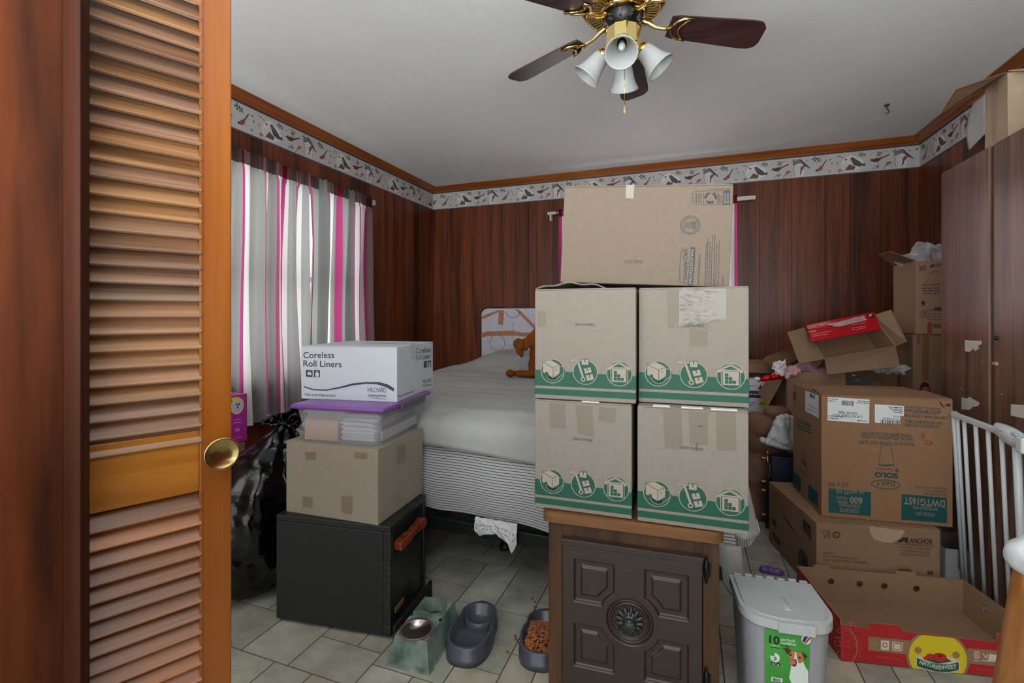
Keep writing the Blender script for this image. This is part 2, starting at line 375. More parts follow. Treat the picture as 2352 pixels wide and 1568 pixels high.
WZ0, WZ1 = .76, 2.02            # left window opening
WY0, WY1 = 1.42, 3.00
BX0, BX1, BZ0, BZ1 = -1.02, .30, .95, 2.02   # back window opening
def planks(name, axis, a0, a1, fixed, out, hole=None, seed=1, zt=HC):
    r = random.Random(seed); b = MB(); a = a0; th = .018
    def bx(p0, p1, z0, z1, m, off0, off1, tint):
        lo, hi = sorted((fixed+out*off0, fixed+out*off1))
        if axis == 'y': b.box((lo, p0, z0), (hi, p1, z1), m, tint=tint)
        else: b.box((p0, lo, z0), (p1, hi, z1), m, tint=tint)
    def seg(p0, p1, m, o0, o1, tint):
        if hole and p1 > hole[0] and p0 < hole[1]:
            if p0 < hole[0]: bx(p0, hole[0], 0, zt, m, o0, o1, tint)
            if p1 > hole[1]: bx(hole[1], p1, 0, zt, m, o0, o1, tint)
            q0, q1 = max(p0, hole[0]), min(p1, hole[1]); bx(q0, q1, 0, hole[2], m, o0, o1, tint); bx(q0, q1, hole[3], zt, m, o0, o1, tint)
        else: bx(p0, p1, 0, zt, m, o0, o1, tint)
    while a < a1:
        w = r.choice((.075, .1, .13, .16, .19, .22)); e = min(a+w, a1); k = r.uniform(.72, 1.12); t = (k*r.uniform(.97, 1.06), k, k*r.uniform(.88, 1.05))
        seg(a+.0014, e-.0014, PANEL, 0, th, t); a = e
    seg(a0-.09, a1+.09, GROOVE, .006, th+.06, (1, 1, 1))
    return struct(build(b, name))
planks('wall_left', 'y', YF, YB, XL, -1, (WY0, WY1, WZ0, WZ1), 3)
planks('wall_back', 'x', XL, XR, YB, 1, (BX0, BX1, BZ0, BZ1), 21)
planks('wall_right', 'y', YF, YB, XR, 1, None, 9)

# crown moulding
def crown(name, p0, p1, inward, m):
    p0, p1 = Vector(p0), Vector(p1); d = (p1-p0).normalized(); n = Vector(inward); prof = [(0, 0), (.05, 0), (.05, -.008), (.042, -.014), (.03, -.03), (.014, -.044), (.014, -.054), (0, -.054)]
    b = MB(); k = len(prof); vs_ = [p+n*u+Vector((0, 0, v)) for p in (p0, p1) for u, v in prof]
    b.add(vs_, [(i, (i+1) % k, k+(i+1) % k, k+i) for i in range(k)]+[tuple(range(k)), tuple(range(2*k-1, k-1, -1))], m)
    return struct(build(b, name, recalc=True))
crown('trim_1', (XL, YF, HC), (XL, YB, HC), (1, 0, 0), TRIMY)
crown('trim_2', (XL, YB, HC), (XR, YB, HC), (0, -1, 0), TRIMW)
crown('trim_3', (XR, YF, HC), (XR, YB, HC), (-1, 0, 0), TRIMY)
# baseboards
for nm, lo, hi in (('baseboard_left', (XL, YF, 0), (XL+.012, YB, .08)), ('baseboard_back', (XL, YB-.012, 0), (XR, YB, .08)), ('baseboard_right', (XR-.012, YF, 0), (XR, YB, .08))):
    b = MB(); b.box(lo, hi, mat('baseboard', (60, 32, 18), .4)); struct(build(b, nm))

# wallpaper border with birds and leaves
BZ_LO, BZ_HI = HC-.222, HC-.054
CR = {k: mat('border_'+k, v, .65) for k, v in dict(red=(104, 46, 48), dred=(78, 40, 46), green=(66, 96, 84), lgreen=(104, 126, 110), grey=(112, 112, 114), dgrey=(66, 70, 80), white=(214, 210, 204), tan=(150, 112, 84), brown=(104, 80, 66), blue=(70, 80, 98), rust=(140, 86, 62)).items()}
def leaf(k, u, v, s, c, a=0):
    for j in range(4):
        t = a+j*1.5; k.poly([(u, v), (u+s*math.cos(t-.5)*.6, v+s*math.sin(t-.5)*.6), (u+s*math.cos(t), v+s*math.sin(t)), (u+s*math.cos(t+.5)*.6, v+s*math.sin(t+.5)*.6)], CR[c], 1)
def birdie(k, u, v, s, a, body, wing, head, tail=1.1):
    c, q = math.cos(a), math.sin(a)
    R = lambda x, y: (u+(x*c-y*q)*s, v+(x*q+y*c)*s)
    k.poly([R(.3, .12), R(.5+tail, .34), R(.55+tail, .16), R(.3, -.14)], CR[wing], 1)
    k.poly([R(x, y) for x, y in ((-.62, .12), (-.3, .3), (.1, .3), (.5, .16), (.62, 0), (.4, -.22), (0, -.34), (-.4, -.28), (-.62, -.06))], CR[body], 2)
    k.circ(*R(-.62, .22), s*.22, CR[head], 3, n=12); k.poly([R(-.82, .26), R(-1.0, .17), R(-.8, .14)], CR['dgrey'], 3)
    k.poly([R(-.2, .16), R(.3, .2), (R(.75, .06)), R(.15, -.1), R(-.2, -.04)], CR[wing], 3)
    k.line([R(0, -.3), R(.05, -.55)], s*.07, CR['brown'], 1)
def motif(k, u0):
    def X(u): return u0+u
    # nest with two grey ducks
    k.poly([(X(a), b_) for a, b_ in ((.02, .05), (.04, .11), (.09, .145), (.12, .12), (.16, .10), (.18, .05), (.14, .03), (.05, .03))], CR['white'], 1)
    k.poly([(X(a), b_) for a, b_ in ((.05, .03), (.08, .07), (.12, .05), (.11, .028))], CR['brown'], 2)
    for i in range(7): k.line([(X(.02+.012*i), .06+.008*i), (X(.045+.012*i), .03+.008*i)], .0022, CR['grey'], 2)
    k.poly([(X(a), b_) for a, b_ in ((.085, .115), (.10, .122), (.145, .085), (.165, .06), (.15, .045), (.11, .06))], CR['dgrey'], 3)
    for i in range(4): k.line([(X(.10+.012*i), .105-.012*i), (X(.125+.011*i), .085-.012*i)], .0035, CR['grey'], 4)
    k.circ(X(.17), .058, .011, CR['blue'], 4, n=12)
    birdie(k, X(.045), .125, .032, 2.6, 'white', 'tan', 'dgrey', .9)
    k.rect(X(.05), .018, X(.135), .027, CR['white'], 2)
    leaf(k, X(.155), .135, .02, 'green', .3); leaf(k, X(.175), .13, .014, 'green', 1.1); leaf(k, X(.02), .03, .016, 'green'); leaf(k, X(.005), .085, .008, 'dgrey')
    # red pheasant and small finch
    birdie(k, X(.25), .085, .045, .25, 'dred', 'red', 'red', 1.25); k.line([(X(.2), .12), (X(.24), .145), (X(.32), .14)], .002, CR['tan'], 1)
    leaf(k, X(.265), .125, .022, 'green', .5); leaf(k, X(.255), .035, .018, 'green'); leaf(k, X(.23), .025, .01, 'lgreen', 1)
    birdie(k, X(.315), .05, .028, 3.9, 'rust', 'tan', 'rust', 1.1)
    k.line([(X(.34), .02), (X(.335), .06), (X(.31), .03)], .002, CR['lgreen'], 1)
    # bird house with blue bird
    k.line([(X(.355), .11), (X(.36), .03), (X(.375), .02)], .0028, CR['grey'], 2)
    k.rect(X(.37), .022, X(.425), .11, CR['white'], 1)
    for i in range(5): k.line([(X(.374+.01*i), .025), (X(.374+.01*i), .10)], .0014, CR['grey'], 2)
    k.poly([(X(a), b_) for a, b_ in ((.35, .115), (.385, .145), (.40, .148), (.47, .07), (.463, .066), (.40, .118), (.36, .10))], CR['grey'], 3)
    k.poly([(X(a), b_) for a, b_ in ((.395, .143), (.41, .14), (.472, .068), (.43, .095))], CR['dgrey'], 4)
    birdie(k, X(.415), .075, .034, -2.0, 'rust', 'blue', 'brown', .9); k.rect(X(.375), .014, X(.43), .021, CR['white'], 3)
    leaf(k, X(.36), .135, .018, 'green'); leaf(k, X(.445), .13, .009, 'green', 1)
    # climbing red finch
    birdie(k, X(.535), .06, .04, .85, 'rust', 'brown', 'red', 1.3)
    leaf(k, X(.5), .135, .024, 'green', .2); leaf(k, X(.525), .125, .02, 'green', 1.0); leaf(k, X(.6), .12, .009, 'dgrey'); leaf(k, X(.595), .035, .012, 'lgreen', .5); leaf(k, X(.61), .09, .01, 'green')
def border(name, O, U, L_, off, n_in):
    b = MB(); U = Vector(U); O = Vector(O); n = Vector(n_in); q = .0012
    P = [O, O+U*L_, O+U*L_+UP*.168, O+UP*.168]
    b.slab([p+n*q for p in P], .001, PAPER)
    o = struct(build(b, name, recalc=True)); k = Ink(O+n*q, U, UP, .0004)
    if k.N.dot(n) < 0: raise Exception('border normal')
    k.rect(0, 0, L_, .007, NAVY, 1); k.rect(0, .161, L_, .168, NAVY, 1)
    u = -off
    while u < L_:
        if u > 0 and u+.62 < L_: motif(k, u)
        else:
            k2 = Ink(k.O, k.U, k.V, .0004); motif(k2, u)
            for f in k2.mb.f:
                pts = [k2.mb.v[i] for i in f]; us = [(p-k.O).dot(k.U) for p in pts]
                if min(us) > 0 and max(us) < L_:
                    mm = k2.mb.mats[k2.mb.m[k2.mb.f.index(f)]]; k.mb.add(pts, [tuple(range(len(pts)))], mm)
        u += .64
    PM[o.name] = Matrix.Identity(4); k.done('printed_birds', o)
    return o
border('trim_4', (XL, YF, BZ_LO), (0, 1, 0), YB-YF, .28, (1, 0, 0)) if False else None
border('trim_4', (XL, YB, BZ_LO), (0, -1, 0), YB-YF, .5, (1, 0, 0)) if False else None
# left wall: U runs so that U x Z points into the room (+x): U = +y
border('trim_4', (XL, YF, BZ_LO), (0, 1, 0), YB-YF, .12, (1, 0, 0))
border('trim_5', (XL, YB, BZ_LO), (1, 0, 0), XR-XL, .40, (0, -1, 0))
border('trim_6', (XR, YB, BZ_LO), (0, -1, 0), YB-YF, .45, (-1, 0, 0))

# windows
def window(name, P, Q, z0, z1, n_in, m):
    """P,Q: floor-plan ends of the opening; n_in: into the room"""
    P, Q, n = Vector((*P, 0)), Vector((*Q, 0)), Vector((*n_in, 0)); d = (Q-P).normalized(); L_ = (Q-P).length
    M = Matrix(((d.x, n.x, 0, P.x), (d.y, n.y, 0, P.y), (0, 0, 1, 0), (0, 0, 0, 1)))
    b = MB(); e = .06
    for lo, hi in (((-e, -.0, z0-e), (L_+e, .014, z0)), ((-e, 0, z1), (L_+e, .014, z1+e)), ((-e, 0, z0), (0, .014, z1)), ((L_, 0, z0), (L_+e, .014, z1)), ((-e, 0, z0-.02), (L_+e, .03, z0))): b.box(lo, hi, m, M)
    o = struct(build(b, name, bevel=.003)); o.name = name
    b = MB(); w = .045
    for lo, hi in (((0, -.07, z0), (L_, -.03, z0+w)), ((0, -.07, z1-w), (L_, -.03, z1)), ((0, -.07, z0), (w, -.03, z1)), ((L_-w, -.07, z0), (L_, -.03, z1)), ((0, -.07, (z0+z1)/2-.02), (L_, -.03, (z0+z1)/2+.02)), ((L_/2-.035, -.07, z0), (L_/2+.035, -.03, z1))): b.box(lo, hi, WHITE, M)
    build(b, 'window_frame', o, bevel=.002)
    b = MB(); b.box((w, -.052, z0+w), (L_-w, -.048, z1-w), GLASS, M); build(b, 'window_pane', o)
window('window_1', (XL, WY0), (XL, WY1), WZ0, WZ1, (1, 0), TRIMY)
window('window_2', (BX1, YB), (BX0, YB), BZ0, BZ1, (0, -1), TRIMW)

# ---------------------------------------------------------------- flat slab door and louvred door at the left edge
SLAB = wood('slab_wood', (50, 22, 9), (104, 50, 22), 'z', spec=.12, rough=.6, coat=0, f=2.2, fine=45)
EDGE = wood('slab_edge_wood', (46, 23, 14), (66, 32, 18), 'z', spec=.1, rough=.6, coat=0, f=2)
A = od(-330, HYP, .60); B_ = od(146, HYP, .745); B2 = od(160, HYP, .715); B3 = od(185, HYP, .71); B4 = od(202, HYP, .735); C_ = od(206, HYP, .775); D_ = od(120, HYP, .80); E_ = od(-330, HYP, .74)
b = MB(); b.prism([(p.x, p.y) for p in (A, B_, D_, E_)], .012, HC-.02, SLAB)
o = struct(build(b, 'door_1', bevel=.002, recalc=True))
b = MB(); b.prism([(p.x, p.y) for p in (od(143, HYP, .744), od(147, HYP, .725), B2, od(172, HYP, .708), B3, od(195, HYP, .72), B4, C_, od(195, HYP, .785), od(150, HYP, .785))], .012, HC-.02, EDGE, smooth=False)
build(b, 'door_edge', o, bevel=.001, recalc=True)
# louvred leaf: plane through picture x=532 at depth .92 running back-left towards the slab
LR = od(532, HYP, .92); th_ = math.radians(26.4); ddir = Vector((-math.sin(th_), -math.cos(th_), 0))
def onleaf(px): # distance along the leaf (from its free edge) where picture column px meets it
    q = ray(px, HYP); det = q.x*ddir.y-q.y*ddir.x; t = (LR.x*ddir.y-LR.y*ddir.x)/det; return ((CAM.to_2d()*0+Vector((q.x*t, q.y*t)))-LR.to_2d()).dot(ddir.to_2d()), t
s457, t457 = onleaf(458); s206, t206 = onleaf(206); LW = s206+.012
def zl(py, t): return CH+(HYP-py)/FPX*t
rail_hi, rail_lo = zl(989, t457), zl(1128, t457)
pitch = 35.9*t457/FPX
nrm = Vector((ddir.y, -ddir.x, 0)); nrm = nrm if nrm.dot(-LR) > 0 else -nrm       # faces the camera
ML = Matrix(((ddir.x, nrm.x, 0, LR.x), (ddir.y, nrm.y, 0, LR.y), (0, 0, 1, 0), (0, 0, 0, 1)))
STILE = wood('stile_wood', (116, 58, 8), (150, 86, 26), 'z', rough=.32, coat=.35, f=1.5, fine=40)
RAILW = wood('rail_wood', (130, 72, 12), (178, 116, 40), 'x', rough=.32, coat=.35, f=2, fine=55)
SLATW = wood('slat_wood', (92, 66, 46), (170, 132, 104), 'x', rough=.38, coat=.3, tint=True, f=2, fine=130)
b = MB(); b.box((0, -.028, .015), (s457, 0, HC-.03), STILE); b.box((s206+.002, -.028, .015), (LW, 0, HC-.03), STILE)
leafo = struct(build(b, 'door_2', bevel=.0025, recalc=True, M=ML)); PM['door_2'] = ML
b = MB(); b.box((s457, -.024, rail_lo), (LW-.008, -.002, rail_hi), RAILW); build(b, 'lock_rail', leafo, bevel=.0015, recalc=True)
b = MB(); b.box((s457, -.024, .015), (LW-.008, -.002, .14), RAILW); build(b, 'bottom_rail', leafo, bevel=.0015, recalc=True)
b = MB(); b.box((s457, -.024, HC-.13), (LW-.008, -.002, HC-.03), RAILW); build(b, 'top_rail', leafo, bevel=.0015, recalc=True)
rs = random.Random(5)
tones = [(1.05, 1.0, .95), (1.15, 1.02, .75), (.9, .85, .85), (1.0, .9, .8), (1.2, 1.05, .72), (.82, .8, .84)]
def louvres(nm, z0, z1, ph, low):
    b = MB(); z = ph
    while z-pitch > z0-.026: z -= pitch
    while z < z1:
        if z > z0-.04:
            t = rs.choice(tones); k = rs.uniform(.8, 1.25)
            if low: t = (t[0]*1.02, t[1]*.80, t[2]*.62)
            t = tuple(c*k for c in t)
            if abs(z-zl(686, t457)) < pitch*.4: t = (.62, .70, .72)
            q = Matrix.Translation((0, -.012, z+.014)) @ Matrix.Rotation(math.radians(-52), 4, 'X')
            b.box((s457-.004, -.0265, -.0032), (s206+.008, .0235, .0032), SLATW, q, tint=t)
        z += pitch
    return build(b, nm, leafo, bevel=.0016, recalc=True)
louvres('louvre_slats', rail_hi+.004, HC-.135, zl(723, t457), False)
louvres('louvre_slats', .145, rail_lo-.024, zl(1163, t457), True)
b = MB(); b.box((s457-.006, -.03, .14), (s457, .0012, rail_lo), STILE); b.box((s457-.006, -.03, rail_hi), (s457, .0012, HC-.13), STILE)
build(b, 'bead', leafo, bevel=.001)
# round brass knob
BRASS = mat('aged_brass', (170, 146, 96), .22, metal=1, var=.25, vscale=(30, 30, 30), bump=.0004, bscale=(60, 60, 60))
ks, kt = onleaf(500); kz = zl(1033, kt)
MK = Matrix.Translation((ks, .0, kz)) @ Matrix.Rotation(-math.pi/2, 4, 'X')
b = MB(); b.lathe([(.0, 0), (.017, 0), (.017, .003), (.009, .007), (.008, .02), (.016, .026), (.027, .031), (.030, .035), (.030, .0375), (.027, .0385), (.0255, .037), (.012, .0345), (0, .034)], BRASS, 40, MK)
build(b, 'door_knob', leafo, recalc=True)
# ================================================================ CURTAINS
rf = random.Random(3)
CURT = fabric_backlit('curtain_cloth', amt=.42)
GREY_, WHT, MAG, PNK, BRN = (.33, .33, .315), (.80, .80, .78), (.52, .07, .22), (.46, .10, .22), (.26, .17, .16)
def stripes(seq):
    tot = sum(w for w, c in seq); out = []; a = 0
    for w, c in seq: out.append((a/tot, (a+w)/tot, c)); a += w
    return out
def curtain(name, label, pxs, seq, zt, zb, waves, seed, x, hem=0, ax='x'):
    # plan positions along the wall from the picture columns at mid height
    P0, P1 = (onx(pxs[0], 600, x).y, onx(pxs[1], 600, x).y) if ax == 'x' else (ony(pxs[0], 600, x).x, ony(pxs[1], 600, x).x)
    st = stripes(seq); r = random.Random(seed); ph = [r.uniform(0, 6) for _ in range(4)]
    us = sorted(set([a for a, b_, c in st]+[1.0]+[i/90 for i in range(91)]))
    b = MB(); nv = 40; k = len(us)
    for j in range(nv+1):
        v = j/nv
        for u in us:
            amp = .012+.016*min(1, v*3); wv = math.sin(u*waves*2*math.pi+ph[0]+.5*math.sin(v*3+ph[1]))*amp+math.sin(u*waves*4.6*math.pi+ph[2])*amp*.35
            if v < .055: wv = wv*.5+math.sin(u*waves*9*math.pi)*.006
            al = P0+(P1-P0)*u+math.sin(u*waves*2*math.pi+ph[3])*.008*v
            z = zt-(zt-zb)*v + (.006*math.sin(u*waves*7*math.pi) if j == 0 else 0) + (hem*u*v)
            d = .03+wv+.012*math.sin(v*5+u*3)
            b.v.append(Vector((x+d, al, z)) if ax == 'x' else Vector((al, x-d, z)))
    for j in range(nv):
        v = (j+.5)/nv
        for i in range(k-1):
            um = (us[i]+us[i+1])/2; c = next(c for a, e, c in st if a <= um <= e)
            if v < .05: c = {GREY_: (.075, .05, .043), WHT: (.13, .085, .08), MAG: (.16, .010, .022), PNK: (.2, .09, .10), BRN: (.04, .025, .025)}.get(c, c)  # rod-pocket band: missing backlight put into darker stripe tints
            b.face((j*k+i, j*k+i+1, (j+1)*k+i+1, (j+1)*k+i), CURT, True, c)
    o = build(b, name); tag(o, label, 'curtain', None); return o
XC = XL+.035
seqL = [(5, MAG), (10, WHT), (3, PNK), (24, GREY_), (6, GREY_), (3, PNK), (14, WHT), (16, GREY_), (3, PNK), (11, WHT), (17, MAG), (4, WHT), (17, GREY_), (4, PNK), (8, WHT), (3, PNK), (6, WHT), (14, GREY_)]
zt_ = onx(700, 402, XC).z; zb_ = onx(640, 955, XC).z
curtain('curtain', 'striped grey, white and magenta curtain panel beside the louvred door', (285, 698), [(26, GREY_), (6, PNK), (30, WHT), (34, GREY_), (14, MAG), (30, WHT), (20, GREY_), (5, PNK), (24, GREY_)]+seqL, zt_, zb_, 9, 4, XC)
seqR = [(4, PNK), (19, GREY_), (15, (.19, .20, .185)), (3, PNK), (14, WHT), (5, GREY_), (8, MAG), (17, GREY_), (15, (.19, .20, .185)), (3, PNK), (6, WHT), (3, PNK), (20, WHT), (5, MAG), (8, BRN)]
curtain('curtain', 'narrower striped curtain panel nearer the room corner, above the white liner box', (698, 845), seqR, zt_, zb_, 4, 8, XC)
# back window curtain: only its pink edge shows beside the large tilted box
curtain('curtain', 'striped curtain on the back window, mostly hidden behind the stacked boxes', (1285, 1692), [(8, MAG), (10, WHT), (30, GREY_)]+seqR+seqL[::-1], 2.09, .84, 9, 12, YB-.035, ax='y')
RODM = mat('white_metal', (206, 204, 198), .35)
def rod(name, label, pts, kids):
    t = thing(name, label, 'curtain rod', T(*pts[0])); b = MB(); b.tube(pts, .008, RODM, 8); build(b, 'rod', t, world=True)
    for q in kids:
        b = MB(); b.box(q[0], q[1], RODM); build(b, 'bracket', t, bevel=.002, world=True)
y1 = onx(858, 465, XL+.05).y
rod('curtain_rod', 'white curtain rod threaded through the striped left window curtains', [(XL+.045, 1.3, zt_-.02), (XL+.045, y1, zt_-.02)], [((XL+.002, y1-.004, zt_-.045), (XL+.055, y1+.02, zt_-.005))])
xa = ony(1258, 493, YB-.05).x; xb = ony(1735, 457, YB-.05).x
rod('curtain_rod', 'white curtain rod whose ends stick out either side of the large box', [(xa, YB-.055, 2.065), (xb, YB-.055, 2.065)], [((xa, YB-.062, 2.052), (xa+.075, YB-.046, 2.078)), ((xa+.02, YB-.06, 2.0), (xa+.034, YB-.002, 2.06)), ((xb-.14, YB-.066, 2.05), (xb, YB-.042, 2.08))])

# ================================================================ CEILING FAN
fanc = Vector((-.223, 1.732)); ZB = 2.2
BR = mat('polished_brass', (230, 204, 136), .16, metal=1); BRD = mat('dark_hub', (22, 22, 26), .35, metal=.3)
BLADE = wood('blade_wood', (34, 18, 20), (66, 40, 38), 'x', rough=.33, coat=.35, f=3, fine=70)
FROST = mat('frosted_glass', (172, 178, 178), .45, sub=0, var=.02)
fan = thing('ceiling_fan', 'brass five-blade ceiling fan with four frosted bell-shaped glass shades', 'ceiling fan', T(fanc.x, fanc.y, HC))
def fz(z): return z-HC
b = MB(); b.lathe([(.0, 0), (.115, 0), (.128, -.02), (.132, -.06), (.150, -.10), (.156, -.13), (.156, -.155), (.146, -.17), (.140, -.172), (.134, -.18)], BR, 48); build(b, 'motor_housing', fan, recalc=True)
b = MB(); b.lathe([(.130, -.178), (.128, -.184), (.126, -.176)], BR, 48, cap=False)
for i in range(44):
    a = 2*math.pi*i/44; M_ = Matrix.Rotation(a, 4, 'Z'); b.box((.085, -.0042, -.192), (.130, .0042, -.186), BR, M_)
b.lathe([(.086, -.186), (.084, -.196), (.074, -.202), (.070, -.196)], BR, 48, cap=False)
build(b, 'vent_ring', fan, recalc=True)
b = MB(); b.lathe([(0, -.17), (.131, -.17), (.131, -.174), (0, -.176)], BRD, 40); b.lathe([(.0, -.176), (.066, -.18), (.066, -.215), (.05, -.235), (.04, -.25), (0, -.25)], BRD, 32)
for i in range(10): b.box((.03, -.004, -.232), (.066, .004, -.208), mat('hub_grey', (70, 72, 84), .4), Matrix.Rotation(.3+i*.628, 4, 'Z'))
build(b, 'motor_hub', fan, recalc=True)
b = MB(); b.lathe([(0, -.246), (.045, -.246), (.062, -.252), (.064, -.30), (.066, -.318), (.058, -.332), (.040, -.345), (.02, -.352), (0, -.354)], BR, 10, smooth=False); build(b, 'switch_housing', fan, bevel=.002, recalc=True)
for kf in range(5):
    a = math.radians(18.7+72*kf); R_ = Matrix.Rotation(a, 4, 'Z') @ Matrix.Translation((0, 0, fz(ZB))) @ Matrix.Rotation(math.radians(6.9), 4, 'Y')
    Rp = R_ @ Matrix.Rotation(math.radians(-12), 4, 'X')
    pts = []
    pr = [(.165, .045), (.19, .052), (.435, .064), (.468, .062), (.489, .05), (.496, .03)]
    up = [(x, y) for x, y in pr]; dn = [(x, -y*.93) for x, y in reversed(pr)]
    dn[0] = (.492, -.034); dn[1] = (.480, -.050)
    b = MB(); b.prism(up+dn, -.003, .003, BLADE, Rp); build(b, 'fan_blade', fan, bevel=.0015, recalc=True)
    b = MB(); b.tube([Vector((.05, 0, .012)), Vector((.09, 0, .004)), Vector((.12, 0, -.010)), Vector((.15, 0, -.012)), Vector((.172, 0, -.008))], [.009, .009, .0075, .007, .007], BR, 10, R_)
    out = [(.172+.062*math.sin(t)**2*1.15-(.0), .052*math.cos(t)) for t in [math.pi*i/14 for i in range(15)]]
    cres = [(.232, .048), (.205, .045), (.185, .030), (.174, .012), (.171, 0), (.174, -.012), (.185, -.030), (.205, -.045), (.232, -.048), (.215, -.032), (.203, -.014), (.200, 0), (.203, .014), (.215, .032)]
    b.tube([Vector((x, y, -.008)) for x, y in cres], .0052, BR, 8, Rp, closed=True)
    build(b, 'blade_bracket', fan, recalc=True)
BELL = [(.026, 0), (.030, -.012), (.034, -.033), (.038, -.055), (.044, -.075), (.052, -.091), (.055, -.096)]
ang0 = math.atan2(-fanc.y, -fanc.x)
for i in range(4):
    a = ang0+math.radians(-2)+i*math.pi/2
    tilt = math.radians(40)
    base = Vector((math.cos(a)*.066, math.sin(a)*.066, -.325))
    Ms = Matrix.Translation(base) @ Matrix.Rotation(a, 4, 'Z') @ Matrix.Rotation(-tilt, 4, 'Y')
    b = MB(); b.tube([Ms @ Vector((-.02, 0, .035)), Ms @ Vector((-.006, 0, .02)), Ms @ Vector((0, 0, 0))], .012, BR, 10)
    b.lathe([(.012, .012), (.022, .004), (.028, -.006), (.030, -.014), (.028, -.016)], BR, 24, Ms); build(b, 'lamp_arm', fan, recalc=True)
    sh = MB(); prof = BELL+[(r-.003, z) for r, z in reversed(BELL)]
    sh.lathe(prof, FROST, 48, Ms @ Matrix.Translation((0, 0, -.006)), cap=False, rib=.008, ribn=24); so = build(sh, 'glass_shade', fan, recalc=True)
    b = MB(); b.lathe([(0, -.004), (.017, -.006), (.017, -.03), (.012, -.034)], BRD, 20, Ms); b.ell((0, 0, -.048), (.0125, .0125, .021), mat('bulb_glass', (190, 196, 200), .1), Ms); build(b, 'light_bulb', fan, recalc=True)
pc = Vector((fanc.x, fanc.y, 0))-FW*.045-RT*.004; cz0 = fz(2.07); cz1 = fz(zat(1430, 262, pc+Vector((0, 0, 2)))); q = pc-Vector((fanc.x, fanc.y, 0))
b = MB(); b.tube([q+Vector((0, 0, cz0)), q+Vector((0, 0, cz1+.03))], .0013, BR, 6); b.lathe([(0, .034), (.002, .03), (.003, .02), (.0062, .008), (.005, .002), (0, 0)], mat('pull_wood', (176, 146, 92), .4), 14, Matrix.Translation(q+Vector((0, 0, cz1)))); build(b, 'pull_chain', fan)
# hook
hk = oz(2037, 240, HC)
b = MB(); b.lathe([(0, 0), (.014, 0), (.012, -.008), (0, -.01)], mat('rusty_metal', (92, 66, 46), .5, metal=.6), 14, Matrix.Translation(hk)); b.tube([hk+Vector(p) for p in ((0, 0, -.005), (0, 0, -.025), (.008, 0, -.034), (.012, 0, -.048), (.004, 0, -.056), (-.006, 0, -.05))], .0035, MATS['rusty_metal'], 8)
tag(build(b, 'ceiling_hook'), 'small rusty brown hook screwed into the ceiling', 'hook')
b = MB(); p = oz(2070, 243, HC)

# ================================================================ BED
BW0, BW1, BY0, BY1, BT = -1.83, .13, 1.83, 3.94, .722
bed = thing('bed', 'wide bed with grey blanket, striped sheet and dark metal frame', 'bed', T((BW0+BW1)/2, 2.9, 0))
FRM = mat('bed_frame_metal', (24, 32, 28), .35, metal=.4)
b = MB()
for lo, hi in (((BW0, BY0-.03, .245), (BW1, BY0+.005, .275)), ((BW0, BY0-.045, .235), (BW1, BY0-.03, .285)), ((BW0, BY0, .25), (BW0+.035, BY1, .285)), ((BW1-.035, BY0, .25), (BW1, BY1, .285)), ((-.87, BY0, .25), (-.83, BY1, .285))): b.box(lo, hi, FRM)
build(b, 'bed_frame', bed, bevel=.003, world=True, recalc=True)
for x, y in ((BW0+.1, BY0+.2), (BW1-.08, BY0+.2), (-.85, BY0+.35), (BW0+.1, BY1-.2), (BW1-.08, BY1-.2)):
    b = MB(); b.box((x-.018, y-.018, .03), (x+.018, y+.018, .25), FRM); b.lathe([(0, 0), (.028, 0), (.03, .012), (.02, .034), (0, .036)], mat('caster_black', (16, 16, 16), .5), 16, Matrix.Translation((x, y, 0))); build(b, 'bed_leg', bed, world=True)
b = MB(); b.box((BW0+.01, BY0+.01, .288), (BW1-.01, BY1, .46), mat('box_spring', (150, 152, 152), .8)); b.box((BW0+.02, BY0+.015, .462), (BW1-.02, BY1, .69), MATS['box_spring'])
build(b, 'mattress', bed, bevel=.03, seg=4, world=True, recalc=True)
def drape(a, L_, r, drop):
    """1-D profile: a in [-drop, L_+drop] -> (position along, fall)"""
    def half(t):            # t = distance beyond the start of the rounding, quarter circle then straight fall
        if t <= 0: return 0, 0
        q = r*math.pi/2
        if t < q: return r*math.sin(t/r), r*(1-math.cos(t/r))
        return r, r+(t-q)
    if a < r: h, f = half(r-a); return r-h, f
    if a > L_-r: h, f = half(a-(L_-r)); return L_-r+h, f
    return a, 0
FLEECE = mat('fleece_blanket', (166, 167, 164), .95, var=.07, vscale=(5, 5, 5), bump=.0012, bscale=(160, 160, 160), spec=.1)
def bedtop(x, y):
    z = 0
    u = (x-BW0)/(BW1-BW0)
    hy = max(0, min(1, (y-3.15)/.45)); edge = min(1, max(0, (u-.02)/.16))*min(1, max(0, (.98-u)/.12))
    z += .105*(hy*hy*(3-2*hy))*edge*(3-2*edge)*edge
    z += .012*noise.noise(Vector((x*1.6, y*2.2, 1)))+.006*noise.noise(Vector((x*3, y*9, 4)))
    return z
def blanket(u, v):
    sm = max(0, min(1, (u-.30)/.4)); hem = .085+.055*sm*sm*(3-2*sm); a = -.14+(BW1-BW0+.28)*u; L_ = BW1-BW0; D_ = BY1-BY0
    bb = (-hem)+(D_+hem-.02)*v
    x, fx = drape(a, L_, .07, 0); y, fy = drape(bb, D_, .10, 0)
    if bb > D_-.12: y, fy = bb-.0, 0
    X, Y = BW0+x, BY0+y-.012*(fy > .04); f = max(fx, fy)+.25*min(fx, fy)
    if fx > .03: X += (.02+.012*math.sin(Y*14))*(1 if a > L_/2 else -1)
    if fy > .02: Y -= .026+.008*math.sin(X*5+1)+.003*math.sin(X*17)
    return (X, Y, BT+.012-f+(bedtop(X, Y) if f < .1 else bedtop(X, Y)*.2))
b = MB(); b.grid(blanket, 120, 130, FLEECE); build(b, 'blanket', bed, world=True, solid=.007)
